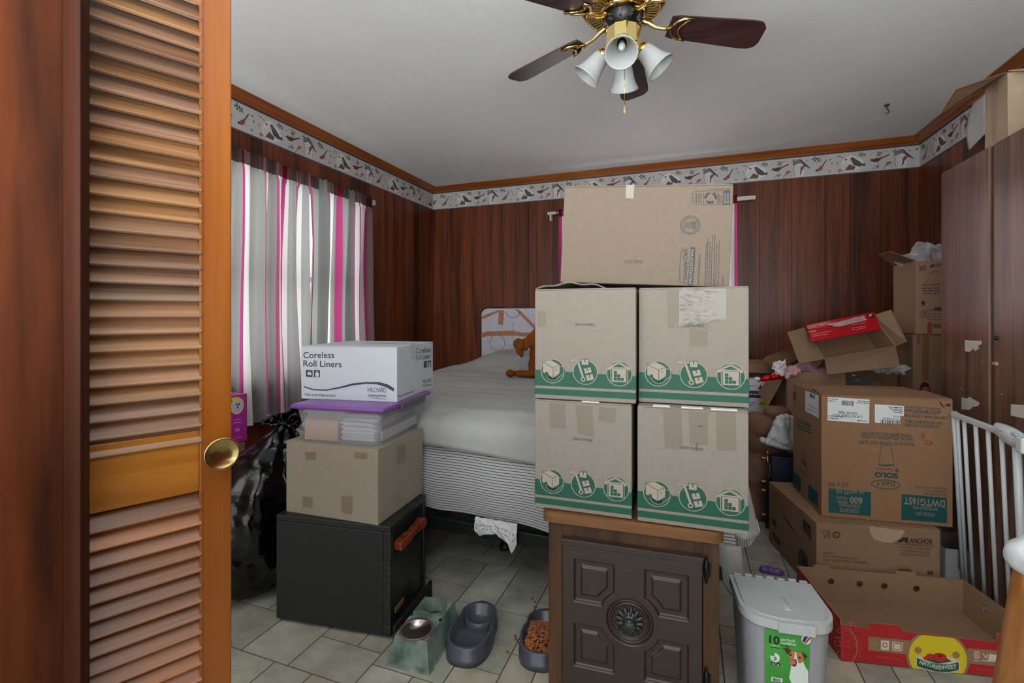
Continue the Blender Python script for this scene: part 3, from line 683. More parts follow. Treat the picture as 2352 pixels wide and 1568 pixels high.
# striped sheet tucked under the blanket, falling over the foot
SHEET = mat('striped_sheet', (178, 178, 178), .9); SDK = mat('sheet_stripe', (70, 70, 76), .9)
def sheet(u, v):
    x = BW0-.02+(BW1-BW0+.04)*u
    hem = .300 + .05*math.exp(-((x+1.20)/.10)**2)*0 + .10*max(0, (-1.02-x))*1.2 + .014*math.sin(x*5)
    z = (BT-.05)+(hem-(BT-.05))*v
    y = BY0-.004-.034*math.sin(v*2.6)*min(1, v*1.5)-.010*math.sin(x*9)*v-.014*v*math.sin(x*23)*.4
    z += .006*math.sin(x*11+v*2)*v
    return (x, y, z)
NR = 132
b = MB(); b.grid(sheet, 110, NR, SHEET, matfn=lambda u, v: SDK if int(v*NR) % 4 == 3 else SHEET)
build(b, 'striped_sheet', bed, world=True, solid=.003)
# corner of blanket and sheet hanging at the foot's right-hand corner
def hang(u, v):
    py = 1075+155*v+12*u; q = ony(1688+(1714+(py-1090)*.23-1688)*u, py, 1.80); return (q.x, 1.80-.015*math.sin(u*4)-.01*v+.05*u*u, q.z)
b = MB(); b.grid(hang, 14, 24, FLEECE); build(b, 'blanket_corner', bed, world=True, solid=.006)
p0 = ony(1700, 1215, 1.80); 
def hang2(u, v): return (p0.x-.012+.072*u+.01*v, 1.815+.03*u+.008*math.sin(u*9), p0.z+.012+.01*u-v*(.09-.055*u*u))
b = MB(); b.grid(hang2, 40, 12, SHEET, matfn=lambda u, v: SDK if int(u*40) % 4 == 3 else SHEET); build(b, 'sheet_corner', bed, world=True, solid=.003)
def hang3(u, v): a = u*math.pi; q = ony(1640+62*u, 1215, 1.80); return (q.x+.012*v, 1.80-.02*math.sin(a), .36-v*(.10+.075*math.sin(u*2.2)))
b = MB(); b.grid(hang3, 14, 14, FLEECE); build(b, 'blanket_fold', bed, world=True, solid=.006)
# foam-wrapped headboard
hb = thing('headboard', 'headboard wrapped in white foam sheeting and strips of brown tape', 'headboard', T(-.85, 4.0, 0))
WRAP = mat('foam_wrap', (196, 196, 206), .25, var=.05, vscale=(6, 6, 6), bump=.006, bscale=(9, 9, 22), spec=.6)
x0 = ony(1106, 750, 3.99).x; x1 = .12; ztop = ony(1180, 708, 3.99).z
cor = [(x0, .35), (x1, .35), (x1, ztop-.06)]+[(x1-.06+.06*math.cos(t), ztop-.06+.06*math.sin(t)) for t in (.4, .8, 1.2)]+[(x1-.06, ztop), (x0+.06, ztop)]+[(x0+.06-.06*math.sin(t), ztop-.06+.06*math.cos(t)) for t in (.4, .8, 1.2)]+[(x0, ztop-.06)]
RX = Matrix(((1, 0, 0, 0), (0, 0, 1, 3.99), (0, 1, 0, 0), (0, 0, 0, 1)))
b = MB(); b.prism(cor, 0, .06, WRAP, RX); build(b, 'wrapped_panel', hb, bevel=.012, seg=3, world=True, recalc=True)
b = MB(); b.tube([Vector((x, 4.005, z)) for x, z in [(x0-.006, .0), (x0-.006, ztop-.06)]+[(x0+.06-.066*math.cos(t), ztop-.06+.066*math.sin(t)) for t in (.4, .8, 1.2)]+[(x0+.2, ztop+.004)]], .009, mat('black_metal', (20, 22, 24), .4), 8); build(b, 'metal_edge', hb, world=True)
k = Ink(Vector((x0, 3.988, 0)), (1, 0, 0), (0, 0, 1), .0012); TP_ = mat('brown_tape', (168, 112, 78), .3, var=.12, vscale=(20, 20, 20)); INKD = mat('faint_print', (120, 124, 134), .5); INKR = mat('red_print', (150, 52, 60), .5)
def quadp(pts, m, l=0): k.pp(pts, m, l)
k.pp([(1105, 727), (1146, 711), (1146, 716), (1107, 733)][:], TP_, 1)
k.pp([(1146, 712), (1158, 712), (1155, 747), (1144, 744)], TP_, 2); k.pp([(1184, 710), (1191, 710), (1234, 752), (1234, 763), (1228, 757)], TP_, 1)
k.pp([(1105, 765), (1120, 761), (1180, 759), (1200, 764), (1235, 762), (1235, 771), (1205, 773), (1180, 770), (1120, 771), (1105, 775)], TP_, 3)
k.rp((1142, 787), 18, 18, 1.2, INKD, 1); k.rp((1178, 712), 18, 18, 1.2, INKR, 1, a0=math.pi*1.05, a1=math.pi*1.95); k.lp([(1179, 740), (1179, 820)], 1, INKD, 1)
k.done('packing_tape', hb)

# brown plush animal sitting on the bed, seen from behind
PLUSH = mat('brown_plush', (126, 70, 26), .9, var=.25, vscale=(14, 14, 14), bump=.003, bscale=(90, 90, 90), spec=.15)
pz = .745; pb = oz(1240, 862, pz)
b = MB()
def E(px, py, rx, rz, ry=None, dz=0): # ellipsoid centred on a picture point at the toy's distance; radii in picture px
    Z = depth(pb)+dz; s_ = Z/FPX; c = od(px, py, Z); b.ell(c, (rx*s_, (ry or rx)*s_, rz*s_), PLUSH, seg=24, rings=16)
E(1240, 838, 28, 26, 24); E(1240, 815, 25, 24, 20); E(1238, 795, 22, 22, 18); E(1240, 775, 24, 24, 20, 0); E(1226, 782, 20, 18, 14, -.02)
E(1191, 790, 13, 14, 7, -.05); E(1205, 791, 12, 15, 8, -.03); E(1193, 806, 8, 9, 8, -.04); E(1198, 814, 5, 7, 6, -.04); E(1212, 786, 14, 8, 8)
E(1205, 858, 33, 8.2, 9, -.02); E(1172, 857, 11, 9, 11, -.02); E(1232, 857, 25, 11, 12)
tag(build(b, 'plush_toy', remesh=.006), 'brown plush animal slumped on the bed, half hidden by the green-banded boxes', 'stuffed toy')

# torn paper packaging poking out below the sheet
PPR = mat('crumpled_paper', (186, 186, 188), .5, var=.12, vscale=(30, 30, 30), bump=.004, bscale=(30, 30, 30))
q0 = ony(1092, 1192, BY0-.055); q1 = ony(1190, 1203, BY0-.055)
def pap(u, v):
    bot = [(0, .036), (.06, .05), (.12, .055), (.25, .043), (.5, .036), (.7, .052), (.8, .066), (.87, .1), (.93, .085), (1, .055)]
    for (a, c), (e, f) in zip(bot, bot[1:]):
        if a <= u <= e: L_ = c+(f-c)*(u-a)/(e-a)
    n = .004*noise.noise(Vector((u*9, v*5, 0)))
    return (q0.x+(q1.x-q0.x)*u, BY0-.055-.012*math.sin(v*2.5)+n*2-.006*u, q0.z+.012-(L_+.02)*v)
b = MB(); b.grid(pap, 40, 14, PPR, matfn=lambda u, v: mat('paper_print', (128, 126, 132), .6) if (int(v*14) in (5, 8) and int(u*40) % 7 in (1, 2, 5)) else PPR)
tag(build(b, 'packing_paper', solid=.0012), 'torn silvery paper packaging hanging over the bed rail', 'paper')

# ================================================================ LEFT STACK
BLK = mat('black_laminate', (24, 28, 28), .38, var=.15, vscale=(10, 10, 10)); BLK2 = mat('black_matt', (8, 9, 9), .7)
M, w, d = frame_LNR(.012, (633, 1420), (897, 1463), (980, 1350))
n_ = oz(897, 1463, .012); hcab = zat(897, 1210, n_)-.012
cab = thing('storage_cube', 'low black box cabinet with a carved reddish wooden handle', 'cabinet', M)
w2, d2 = w/2, d/2
b = MB(); b.box((-w2, -d2, 0), (w2-.03, d2, hcab-.022), BLK); build(b, 'cabinet_body', cab, bevel=.003, recalc=True)
b = MB(); b.box((-w2, -d2, hcab-.022), (w2, d2, hcab), BLK); b.box((w2-.03, -d2, 0), (w2, -d2+.022, hcab-.022), BLK); b.box((w2-.03, d2-.022, 0), (w2, d2, hcab-.022), BLK); b.box((w2-.03, -d2+.022, 0), (w2, d2-.022, .02), BLK)
build(b, 'front_frame', cab, bevel=.003, recalc=True)
b = MB(); b.box((w2-.03, -d2+.024, .022), (w2-.008, d2-.024, hcab-.115), BLK); b.box((w2-.028, -d2+.024, hcab-.115), (w2-.025, d2-.024, hcab-.024), BLK2); do = build(b, 'door_panel', cab, bevel=.002, recalc=True)
HW = mat('burr_wood', (150, 66, 34), .3, c2=(76, 28, 18), vscale=(40, 40, 40), coat=.4, detail=8)
b = MB(); n = 14; prof = []
for i in range(n+1):
    u = i/n; y = -d2+.04+u*(d-.085); h1 = .014+.004*math.sin(u*9)+.003*math.sin(u*23); off = .005*math.sin(u*7); prof.append((y, h1, off))
for i in range(n):
    (ya, ha, oa), (yb, hb_, ob) = prof[i], prof[i+1]; zc = hcab-.088; xo = w2-.008; x1_ = w2+.022
    A_ = [(xo, ya, zc-ha+oa), (x1_+oa, ya, zc-ha+oa), (x1_+oa*.5, ya, zc+ha), (xo, ya, zc+ha)]; B__ = [(xo, yb, zc-hb_+ob), (x1_+ob, yb, zc-hb_+ob), (x1_+ob*.5, yb, zc+hb_), (xo, yb, zc+hb_)]
    b.add(A_+B__, [(0, 1, 5, 4), (1, 2, 6, 5), (2, 3, 7, 6), (3, 0, 4, 7)]+([(3, 2, 1, 0)] if i == 0 else [])+([(4, 5, 6, 7)] if i == n-1 else []), HW)
build(b, 'wooden_handle', do, weld=True, bevel=.002)['label'] = 'rough reddish burr-wood handle'
b = MB(); b.box((w2-.008, -d2+.045, .055), (w2-.004, -d2+.115, .075), mat('gold_plate', (176, 128, 62), .35, metal=.6)); build(b, 'name_plate', do, bevel=.002)
for sx in (-1, 1):
    for sy in (-1, 1): b = MB(); b.box((sx*(w2-.06)-.02, sy*(d2-.05)-.02, -.012), (sx*(w2-.06)+.02, sy*(d2-.05)+.02, 0), mat('foot_wood', (96, 66, 44), .6)); build(b, 'cabinet_foot', cab)
SPK = mat('white_specks', (150, 156, 156), .8)
k = Ink(M @ Vector((-w2, -d2, 0)), M.to_3x3() @ Vector((1, 0, 0)), (0, 0, 1)); r = random.Random(2)
for i in range(150):
    u = w-abs(r.gauss(0, .018))-.003 if i < 95 else r.uniform(.02, w-.02); v = r.uniform(.01, hcab-.12) if i < 95 else r.uniform(.01, hcab-.05); s_ = r.uniform(.0005, .0014)
    k.rect(u, v, u+s_, v+s_*1.3, SPK)
k.done('paint_specks', cab)['kind'] = 'stuff'

CBG = mat('kraft_grey', (146, 137, 122), .85, var=.05, vscale=(50, 50, 50), spec=.2)
TAPE = mat('tape_on_kraft', (124, 111, 95), .3, spec=.5); SEAL = mat('tape_clear', (138, 130, 118), .15)
ztop_cab = hcab+.012
M, w, d = frame_LNR(ztop_cab, (662, 1172), (868, 1207), (966, 1130)); n_ = oz(868, 1207, ztop_cab); h = zat(862, 1032, n_)-ztop_cab
bx1 = Carton('plain tan cardboard box sitting on the low black cabinet', M, w, d, h, CBG, seam='y')
for q in ([(701, 1037), (726, 1038), (726, 1056), (701, 1055)], [(815, 1037), (843, 1040), (843, 1054), (815, 1052)], [(695, 1139), (719, 1142), (718, 1166), (695, 1164)], [(784, 1138), (810, 1140), (809, 1181), (784, 1177)]): strip(bx1.face('front'), q, TAPE, bx1.o)
strip(bx1.face('right'), [(911, 1024), (931, 1019), (931, 1060), (911, 1066)], TAPE, bx1.o); strip(bx1.face('right'), [(911, 1135), (927, 1124), (926, 1150), (911, 1165)], SEAL, bx1.o)

# clear storage tote with purple lid
zt1 = ztop_cab+h
CLR = glassy('clear_plastic', (196, 198, 204), .24, .12); PUR = mat('purple_plastic', (120, 66, 150), .3, spec=.5); GRP = mat('grey_plastic', (72, 78, 84), .35)
M, w, d = frame_LNR(zt1+.002, (705, 1008), (872, 1023), (958, 972)); n_ = oz(872, 1023, zt1); hl = zat(910, 940, n_)-zt1
hl = .128
tote = thing('storage_tote', 'clear plastic storage tote with a purple lid full of papers', 'storage box', M)
w2, d2 = w/2, d/2; fl = .022
b = MB()
def shell(z0, z1, g0, g1, th):
    k0 = len(b.v); P = []
    for z, g in ((z0, g0), (z1, g1)):
        for sx, sy in ((-1, -1), (1, -1), (1, 1), (-1, 1)):
            for a in range(5):
                an = math.atan2(sy, sx)-math.pi/4+a*math.pi/8; cx_, cy_ = sx*(w2+g-.025), sy*(d2+g-.025); P.append((cx_+.025*math.cos(an), cy_+.025*math.sin(an), z))
    n = 20; b.add(P, [(i, (i+1) % n, n+(i+1) % n, n+i) for i in range(n)], CLR, True); b.add(P[:n], [tuple(range(n-1, -1, -1))], CLR)
shell(0, hl, 0, fl, .002); build(b, 'tote_bin', tote, solid=.0015)
b = MB()
b.box((-w2-fl-.012, -d2-fl-.012, hl-.004), (w2+fl+.012, d2+fl+.012, hl+.014), PUR); build(b, 'lid', tote, bevel=.008, seg=3)
b = MB(); b.box((w2+fl+.006, -d2*.45, hl-.020), (w2+fl+.022, d2*.75, hl+.012), GRP); build(b, 'latch', tote, bevel=.006, seg=3)
b = MB(); b.box((-w2-fl-.022, -d2*.6, hl-.020), (-w2-fl-.006, d2*.6, hl+.012), GRP); build(b, 'latch', tote, bevel=.006, seg=3)
# contents
ENV = mat('manila_paper', (196, 160, 128), .7); PAPW = mat('white_paper', (206, 208, 212), .7); PAPD = mat('folder_plum', (96, 60, 92), .6)
def loc(u, v, z): return M @ Vector((u, v, z))
def stackobj(name, label, cat, u0, v0, u1, v1, z0, z1, n, m, rz=0, group=None, wob=.004, seed=1):
    r = random.Random(seed); b = MB(); c = ((u0+u1)/2, (v0+v1)/2)
    for i in range(n):
        za = z0+(z1-z0)*i/n; zb = z0+(z1-z0)*(i+.82)/n; du, dv = r.uniform(-wob, wob), r.uniform(-wob, wob); R2 = Matrix.Translation((c[0]+du, c[1]+dv, 0)) @ Matrix.Rotation(rz+r.uniform(-.04, .04), 4, 'Z')
        b.box((-(u1-u0)/2, -(v1-v0)/2, za), ((u1-u0)/2, (v1-v0)/2, zb), m, M @ R2)
    return tag(build(b, name), label, cat, group)
stackobj('padded_envelope', 'upright manila envelope inside the clear tote, by its left end', 'envelope', -w2+.006, -d2+.001, -w2+.145, -d2+.008, .004, hl-.03, 1, ENV)
stackobj('paper_stack', 'thick stack of loose white papers inside the clear tote', 'papers', -w2+.15, -d2+.02, w2-.03, d2-.06, .004, .075, 9, PAPW, wob=.008)
stackobj('paper_stack', 'upper layer of grey magazines lying on the papers inside the tote', 'papers', -w2+.155, -d2+.02, w2-.02, d2-.09, .078, .105, 4, mat('magazine_grey', (150, 152, 160), .5), .05, seed=4)
b = MB(); b.box((w2-.012, -d2+.03, .045), (w2-.006, d2-.04, .06), PAPD, M); b.box((w2-.012, -d2+.03, .008), (w2-.008, d2-.03, .045), PAPW, M)
tag(build(b, 'paper_folder'), 'plum-edged folder standing against the tote side facing the bed', 'folder')

# white liner box on the tote
zt2 = zt1+.002+hl+.014
WBX = mat('white_carton', (190, 196, 203), .55, spec=.3); IKN = mat('navy_ink', (52, 58, 72), .6)
M, w, d = frame_LNR(zt2, (692, 915), (912, 924), (994, 890)); n_ = oz(912, 924, zt2); h = zat(906, 797, n_)-zt2
hx = Carton('white printed box of coreless roll liners on top of the purple-lidded tote', M, w, d, h, WBX, seam='x')
k = hx.face('front')
k.tp('Coreless', (697, 822), (768, 822), 14, IKN, bold=.012); k.tp('Roll Liners', (697, 841), (785, 843), 14, IKN, bold=.012)
k.pp([(703, 849), (718, 850), (718, 866), (703, 865)], IKN); k.pp([(721, 849), (735, 850), (735, 866), (721, 866)], IKN)
k.pp([(706, 859), (708, 854), (713, 853), (716, 858), (716, 861), (709, 861)], WBX, 1); k.pp([(725, 865), (724, 857), (727, 855), (727, 852), (729, 852), (730, 855), (733, 857), (732, 865)], WBX, 1)
top = [(698, 886), (720, 893), (750, 894), (780, 888), (810, 880), (840, 877), (870, 877), (890, 882), (905, 891)]; bot = [(905, 899), (885, 888), (865, 882), (840, 881), (810, 885), (780, 892), (750, 897), (720, 896), (698, 889)]
k.pp(top+bot, IKN); k.tp('HILLYARD', (845, 900), (887, 901), 11, IKN); k.tp('Visit us at hillyard.com!', (700, 908), (771, 911), 6, IKN, bold=.01); k.tp('The Cleaning Resource', (852, 914), (888, 917), 3.2, IKN)
for i in range(12):
    for j in range(2): x = 845+i*3.5+j*1.7; y = 905.5+j*2.3+i*.1; k.pp([(x, y+2.2), (x+1.8, y+2.3), (x+1.8, y), (x, y)], IKN)
k.done('printed_artwork', hx.o)
k = hx.face('right')
k.tp('Coreless', (955, 812), (989, 808), 13, IKN, bold=.012); k.tp('Roll Liners', (955, 827), (989, 822), 12, IKN, bold=.012)
k.pp([(973, 829), (980, 828), (980, 844), (973, 845)], IKN); k.pp([(982, 828), (990, 827), (990, 842), (982, 843)], IKN); k.pp([(984, 842), (984, 834), (986, 830), (988, 833), (988, 841)], WBX, 1)
k.tp('HILLYARD', (971, 880), (991, 876), 9, IKN); k.tp('Visit us at hillyard.com!', (914, 913), (950, 900), 5, IKN, bold=.01)
for i in range(10):
    for j in range(2): x = 971+i*2+j; y = 884+j*2-i*.3; k.pp([(x, y+1.8), (x+1, y+1.7), (x+1, y), (x, y)], IKN)
k.pp([(944, 789), (951, 788), (951, 824), (944, 826)], mat('tape_on_white', (184, 186, 190), .1)); k.done('printed_artwork', hx.o)
b = MB(); Mi = M.copy()
def tps(u, v): return (w/2-.0-.0015+.0025, -d/2+d*(.42+.2*u)+.004*math.sin(v*9), h*(1-.3*v)+.002)
b.grid(lambda u, v: (w/2+.0022+.002*noise.noise(Vector((u*6, v*8, 0))), -d/2+d*(.44+.18*u), h*(1-.32*v)), 10, 12, glassy('shiny_tape', (220, 220, 225), .3, .08)); b.grid(lambda u, v: (w/2-.25*v, -d/2+d*(.44+.18*u), h+.0018+.0015*noise.noise(Vector((u*6, v*8, 2)))), 8, 14, MATS['shiny_tape'])
build(b, 'packing_tape', hx.o)

# black bin bag
BAG = mat('bin_bag', (6, 6, 8), .16, bump=.008, bscale=(6, 6, 12), spec=.5)
bc = Vector((-1.765, 1.50, 0)); nk = od(655, 968, 2.0)
def bagf(u, v):
    a = u*2*math.pi; prof = [(0, 0), (.05, .16), (.12, .21), (.3, .232), (.5, .228), (.68, .205), (.82, .15), (.92, .08), (1, .022)]
    for (p, r0), (q, r1) in zip(prof, prof[1:]):
        if p <= v <= q: t = (v-p)/(q-p); t = t*t*(3-2*t); R0 = r0+(r1-r0)*t
    z = .685*(v**1.1); cx_ = bc.lerp(Vector((nk.x, nk.y, 0)), v**2.2)
    fold = .018*math.sin(a*7+v*3)*v*v + .035*noise.noise(Vector((math.cos(a)*1.5, math.sin(a)*1.5, z*4)))+.020*noise.noise(Vector((math.cos(a)*3+5, math.sin(a)*3, z*11)))
    fold += .012*abs(noise.noise(Vector((math.cos(a)*2.2, math.sin(a)*2.2, z*24+a*2))))
    fold *= min(1, v*8)*(1 if v < .9 else .5); R0 = max(.015, R0+fold*(R0/.24))
    return (cx_.x+R0*math.cos(a), cx_.y+R0*math.sin(a)*.95, max(.003, z+.01*math.sin(a*3)*(v > .1)))
bag = thing('bin_bag', 'full black plastic bin bag knotted at the neck behind the door', 'trash bag', T(bc.x, bc.y, 0))
b = MB(); b.grid(bagf, 110, 90, BAG); b.add([bagf(i/24, 0) for i in range(24)], [tuple(range(23, -1, -1))], BAG); build(b, 'bag_body', bag, world=True, weld=True)
def ear(p0, p1, wd, seed):
    def f(u, v):
        P = p0.lerp(p1, v); s_ = wd*(.3+.9*math.sin(v*2.6)); side = (p1-p0).cross(FW).normalized(); n_ = noise.noise(Vector((u*4+seed, v*5, seed)))
        return P+side*(u-.5)*s_*2+FW*(.018*math.sin(u*14+seed)+.025*n_)+Vector((0, 0, .012*n_))
    return f
for A_, B__, wd, sd in (((652, 968), (606, 966), .022, 1), ((655, 966), (700, 942), .036, 5), ((650, 966), (640, 950), .02, 9), ((664, 966), (688, 962), .03, 12)):
    b = MB(); b.grid(ear(od(*A_, 1.98), od(*B__, 1.95+.02*(sd % 3)), wd, sd), 22, 16, BAG); build(b, 'tied_end', bag, world=True, solid=.002)
b = MB(); b.tube([nk+Vector((.026*math.cos(t), .026*math.sin(t), .004*math.sin(3*t))) for t in [i*math.pi/8 for i in range(16)]], .011, BAG, 8, closed=True); build(b, 'knot', bag, world=True)

# cartons by the left window
M = T(-2.13, 1.43, 0)
lb = Carton('brown cardboard carton under the pink nappy box by the left window', M, .26, .52, .545, mat('kraft_brown', (128, 100, 74), .85, var=.06, vscale=(30, 30, 30), spec=.2), seam='x')
PINK = mat('magenta_carton', (172, 32, 142), .4)
p1_ = od(568, 1008, 2.29); ax = onx(567, 905, p1_.x)
M = T(p1_.x-.11, p1_.y-.17, .547); px_ = Carton('magenta printed nappy box standing beside the left window curtain', M, .22, .34, zat(567, 903, p1_)-.547, PINK, seam='y')
k = Ink(M @ Vector((.11, -.17, 0)), (0, 1, 0), (0, 0, 1))
YEL = mat('pack_yellow', (222, 208, 92), .5); PKL = mat('pack_lilac', (196, 180, 222), .5); PKW = mat('pack_pink_text', (226, 130, 206), .5)
k.cp((545, 932), 15, 19, YEL); k.pp([(532, 925), (557, 920), (556, 935), (549, 948), (540, 949), (533, 937)], PKL, 1)
for q in ((543, 929), (549, 928), (546, 935)): k.cp(q, 2, 2.5, IKN, 2)
k.tp('66', (539, 990), (550, 989), 7, PKW, 1, bold=.04); k.tp('21-41', (536, 1008), (554, 1006), 5, PKW, 1, bold=.02); k.greek((535, 965), (555, 963), 3, PKW, 1); k.greek((535, 972), (555, 970), 3, PKW, 1)
k.pp([(532, 913), (549, 911), (549, 918), (532, 920)], YEL, 1); k.done('printed_artwork', px_.o)

# ================================================================ PET BOWLS
MARB = mat('marbled_plastic', (132, 148, 138), .35, c2=(44, 72, 64), vscale=(14, 14, 14), detail=12); STEEL = mat('steel', (196, 194, 192), .34, metal=1, var=.1); RUST = mat('rust', (120, 74, 58), .6, metal=.3)
bl, br_ = oz(890, 1506, 0), oz(984, 1524, 0); ht = .092
tl, tr, tfl, tfr = oz(907, 1456, ht), oz(980, 1472, ht), oz(977, 1368, ht), oz(1043, 1382, ht)
ux = (br_-bl).normalized(); uy = Vector((-ux.y, ux.x, 0)); Lb = (tfl-tl).length; wt = (tr-tl).length; wb = (br_-bl).length; ang = math.atan2(ux.y, ux.x)
tc_ = (tl+tr+tfl+tfr)/4; Mb = T(tc_.x, tc_.y, 0, math.atan2((tfl-tl).y, (tfl-tl).x)-math.pi/2)
st = thing('bowl_stand', 'marbled green raised stand with two holes for pet bowls', 'pet bowl stand', Mb)
tw, tl2 = wt/2, Lb/2; bw, bl2 = wb/2, Lb/2+.018
b = MB(); HR = .05; hc = (-.070, .072)
# top plate with two round holes: strips around circles
def plate(z, up=True):
    n = 32
    for cy, (ya, yb) in ((hc[0], (-tl2, 0)), (hc[1], (0, tl2))):
        pts_i = [(HR*.93*math.cos(2*math.pi*i/n), cy+HR*.93*math.sin(2*math.pi*i/n)) for i in range(n)]
        outer = []
        for i in range(n):
            a = 2*math.pi*i/n; dx, dy = math.cos(a), math.sin(a); t = min([abs(tw/dx) if abs(dx) > 1e-6 else 9, ((yb-cy)/dy if dy > 1e-6 else 9), ((ya-cy)/dy if dy < -1e-6 else 9)]); outer.append((dx*t, cy+dy*t))
        b.add([(x, y, z) for x, y in pts_i]+[(x, y, z) for x, y in outer], [(i, (i+1) % n, n+(i+1) % n, n+i)[::-1] for i in range(n)], MARB)
        b.add([(x, y, z) for x, y in pts_i]+[(x*.98, cy+(y-cy)*.98, z-.05) for x, y in pts_i], [(i, (i+1) % n, n+(i+1) % n, n+i) for i in range(n)], MARB, True)
plate(ht)
T4 = [(-tw, -tl2, ht), (tw, -tl2, ht), (tw, tl2, ht), (-tw, tl2, ht)]; B4_ = [(-bw, -bl2, .006), (bw, -bl2, .006), (bw, bl2, .006), (-bw, bl2, .006)]; C4 = [(x*1.06, y*1.03, .0) for x, y, z in B4_]
b.add(T4+B4_, [(i, (i+1) % 4, 4+(i+1) % 4, 4+i) for i in range(4)], MARB); b.add(B4_+C4, [(i, (i+1) % 4, 4+(i+1) % 4, 4+i) for i in range(4)], MARB)
build(b, 'stand_body', st, weld=True, recalc=True, bevel=.002)
mb_ = Mb @ Matrix.Translation((0, hc[0], ht))
b = MB(); b.lathe([(.056, .003), (.054, .005), (.046, .002), (.042, -.012), (.036, -.028), (.025, -.036), (0, -.038)], STEEL, 40); b.lathe([(.054, .0045), (.0568, .0045), (.0575, .002), (.0545, .001)], RUST, 40, cap=False)
o = build(b, 'metal_bowl', M=mb_); tag(o, 'round steel bowl with rusty rim sitting in the marbled stand', 'pet bowl')
a0, a1 = oz(984, 1350, .03), oz(898, 1456, .03)
b = MB(); dd = (a1-a0).normalized(); q = Vector((-dd.y, dd.x, 0))*.006
b.slab([a0+q+Vector((0, 0, -.03)), a1+q+Vector((0, 0, -.03)), a1+q+Vector((0, 0, .03)), a0+q+Vector((0, 0, .035))], .012, BLK2)
tag(build(b, 'tray_lid', bevel=.003, recalc=True), 'thin dark lid on edge between the black cabinet and the marbled stand', 'lid')

GRB = mat('charcoal_plastic', (66, 68, 76), .3, spec=.5)
def outline(L_, wA, wB, s_, n=44):
    """long bowl outline with a slight waist; y long axis"""
    P = []
    for i in range(n):
        a = 2*math.pi*i/n; y = math.sin(a); x = math.cos(a); e = 2.6
        X = abs(x)**(2/e)*(1 if x > 0 else -1); Y = abs(y)**(2/e)*(1 if y > 0 else -1)
        wd = (wA if Y < 0 else wB)*(1-.13*math.exp(-((Y-.28)/.16)**2)); wd = wA+(wB-wA)*(Y+1)/2; wd *= (1-.12*math.exp(-((Y-.25)/.2)**2))
        P.append((X*wd*s_, Y*L_*s_))
    return P
def petbowl(label, M, L_, wA, wB, hh, group=None, dup=None):
    o = thing('double_pet_bowl', label, 'pet bowl', M, group); b = MB(); n = 44
    lv = [(1.0, 0), (1.0, hh*.42), (.965, hh*.47), (.965, hh*.95), (.945, hh), (.88, hh), (.85, hh*.96), (.74, hh*.35), (.70, hh*.30)]
    V = []
    for s_, z in lv: V += [(x, y, z+(.006*(1-abs(y)/L_) if z > hh*.8 else 0)) for x, y in outline(L_, wA, wB, s_, n)]
    fs = []
    for j in range(len(lv)-1):
        for i in range(n): fs.append((j*n+i, j*n+(i+1) % n, (j+1)*n+(i+1) % n, (j+1)*n+i))
    fs.append(tuple((len(lv)-1)*n+i for i in range(n))); fs.append(tuple(range(n-1, -1, -1)))
    b.add(V, fs, GRB, True); b2 = b; 
    build(b, 'bowl_body', o, recalc=True)
    b = MB(); b.lathe([(wB*.78, hh*.32), (wB*.76, hh*.72), (wB*.70, hh*.78), (wB*.62, hh*.72), (wB*.56, hh*.42), (0, hh*.38)], GRB, 32, Matrix.Translation((0, L_*.50, 0)), cap=False); build(b, 'water_well', o, recalc=True)
    b = MB(); b.box((-.014, L_*.90, hh*.93), (.014, L_*.94, hh*1.06), BLK2); build(b, 'handle_slot', o, bevel=.002)
    return o
c0 = oz(1060, 1527, 0); c1 = oz(1112, 1400, .03); ctr = (c0+c1)/2; dv = c1-c0
wn = (oz(1117, 1490, .0)-oz(1004, 1500, 0)).length/2
pa = math.atan2(dv.y, dv.x)-math.pi/2
g1 = petbowl('empty charcoal two-well plastic pet bowl beside the marbled stand', T(ctr.x, ctr.y, 0, pa), dv.length/2+.012, wn*.97, wn*.86, .058)
e0 = oz(1190, 1490, 0)
g2c = Vector((e0.x+.075, e0.y+.045, 0))
g2 = petbowl('charcoal plastic pet bowl filled with kibble beside the brown cabinet', T(g2c.x, g2c.y, 0, pa+.02), dv.length/2, wn*.95, wn*.85, .055)
KB = [mat('kibble_a', (158, 100, 48), .8), mat('kibble_b', (118, 72, 40), .8), mat('kibble_c', (146, 78, 42), .8)]
b = MB(); r = random.Random(4); MG = T(g2c.x, g2c.y, 0, pa+.02)
b.grid(lambda u, v: ((u-.5)*wn*1.3, (v-.62)*dv.length*.60, .030+.018*math.sin(u*math.pi)*math.sin(v*math.pi)), 8, 12, KB[1], M=MG)
for i in range(420):
    u, v = r.uniform(-.62, .62)*wn, r.uniform(-.38, .25)*dv.length
    z = .036+.02*(1-(u/wn)**2)*(1-abs(v/dv.length+.06)*2)
    M_ = MG @ Matrix.Translation((u, v, z)) @ Matrix.Rotation(r.uniform(0, 6), 4, 'Z') @ Matrix.Rotation(r.uniform(-1, 1), 4, 'X'); b.ell((0, 0, 0), (.0062, .0042, .0032), r.choice(KB), M_, seg=7, rings=5)
tag(build(b, 'kibble_heap'), 'heap of brown dry dog food filling the charcoal bowl', 'dog food', None, 'stuff')
b = MB(); b.ell((0, 0, .0035), (.0065, .005, .0035), KB[1], seg=10, rings=7); kb0 = None
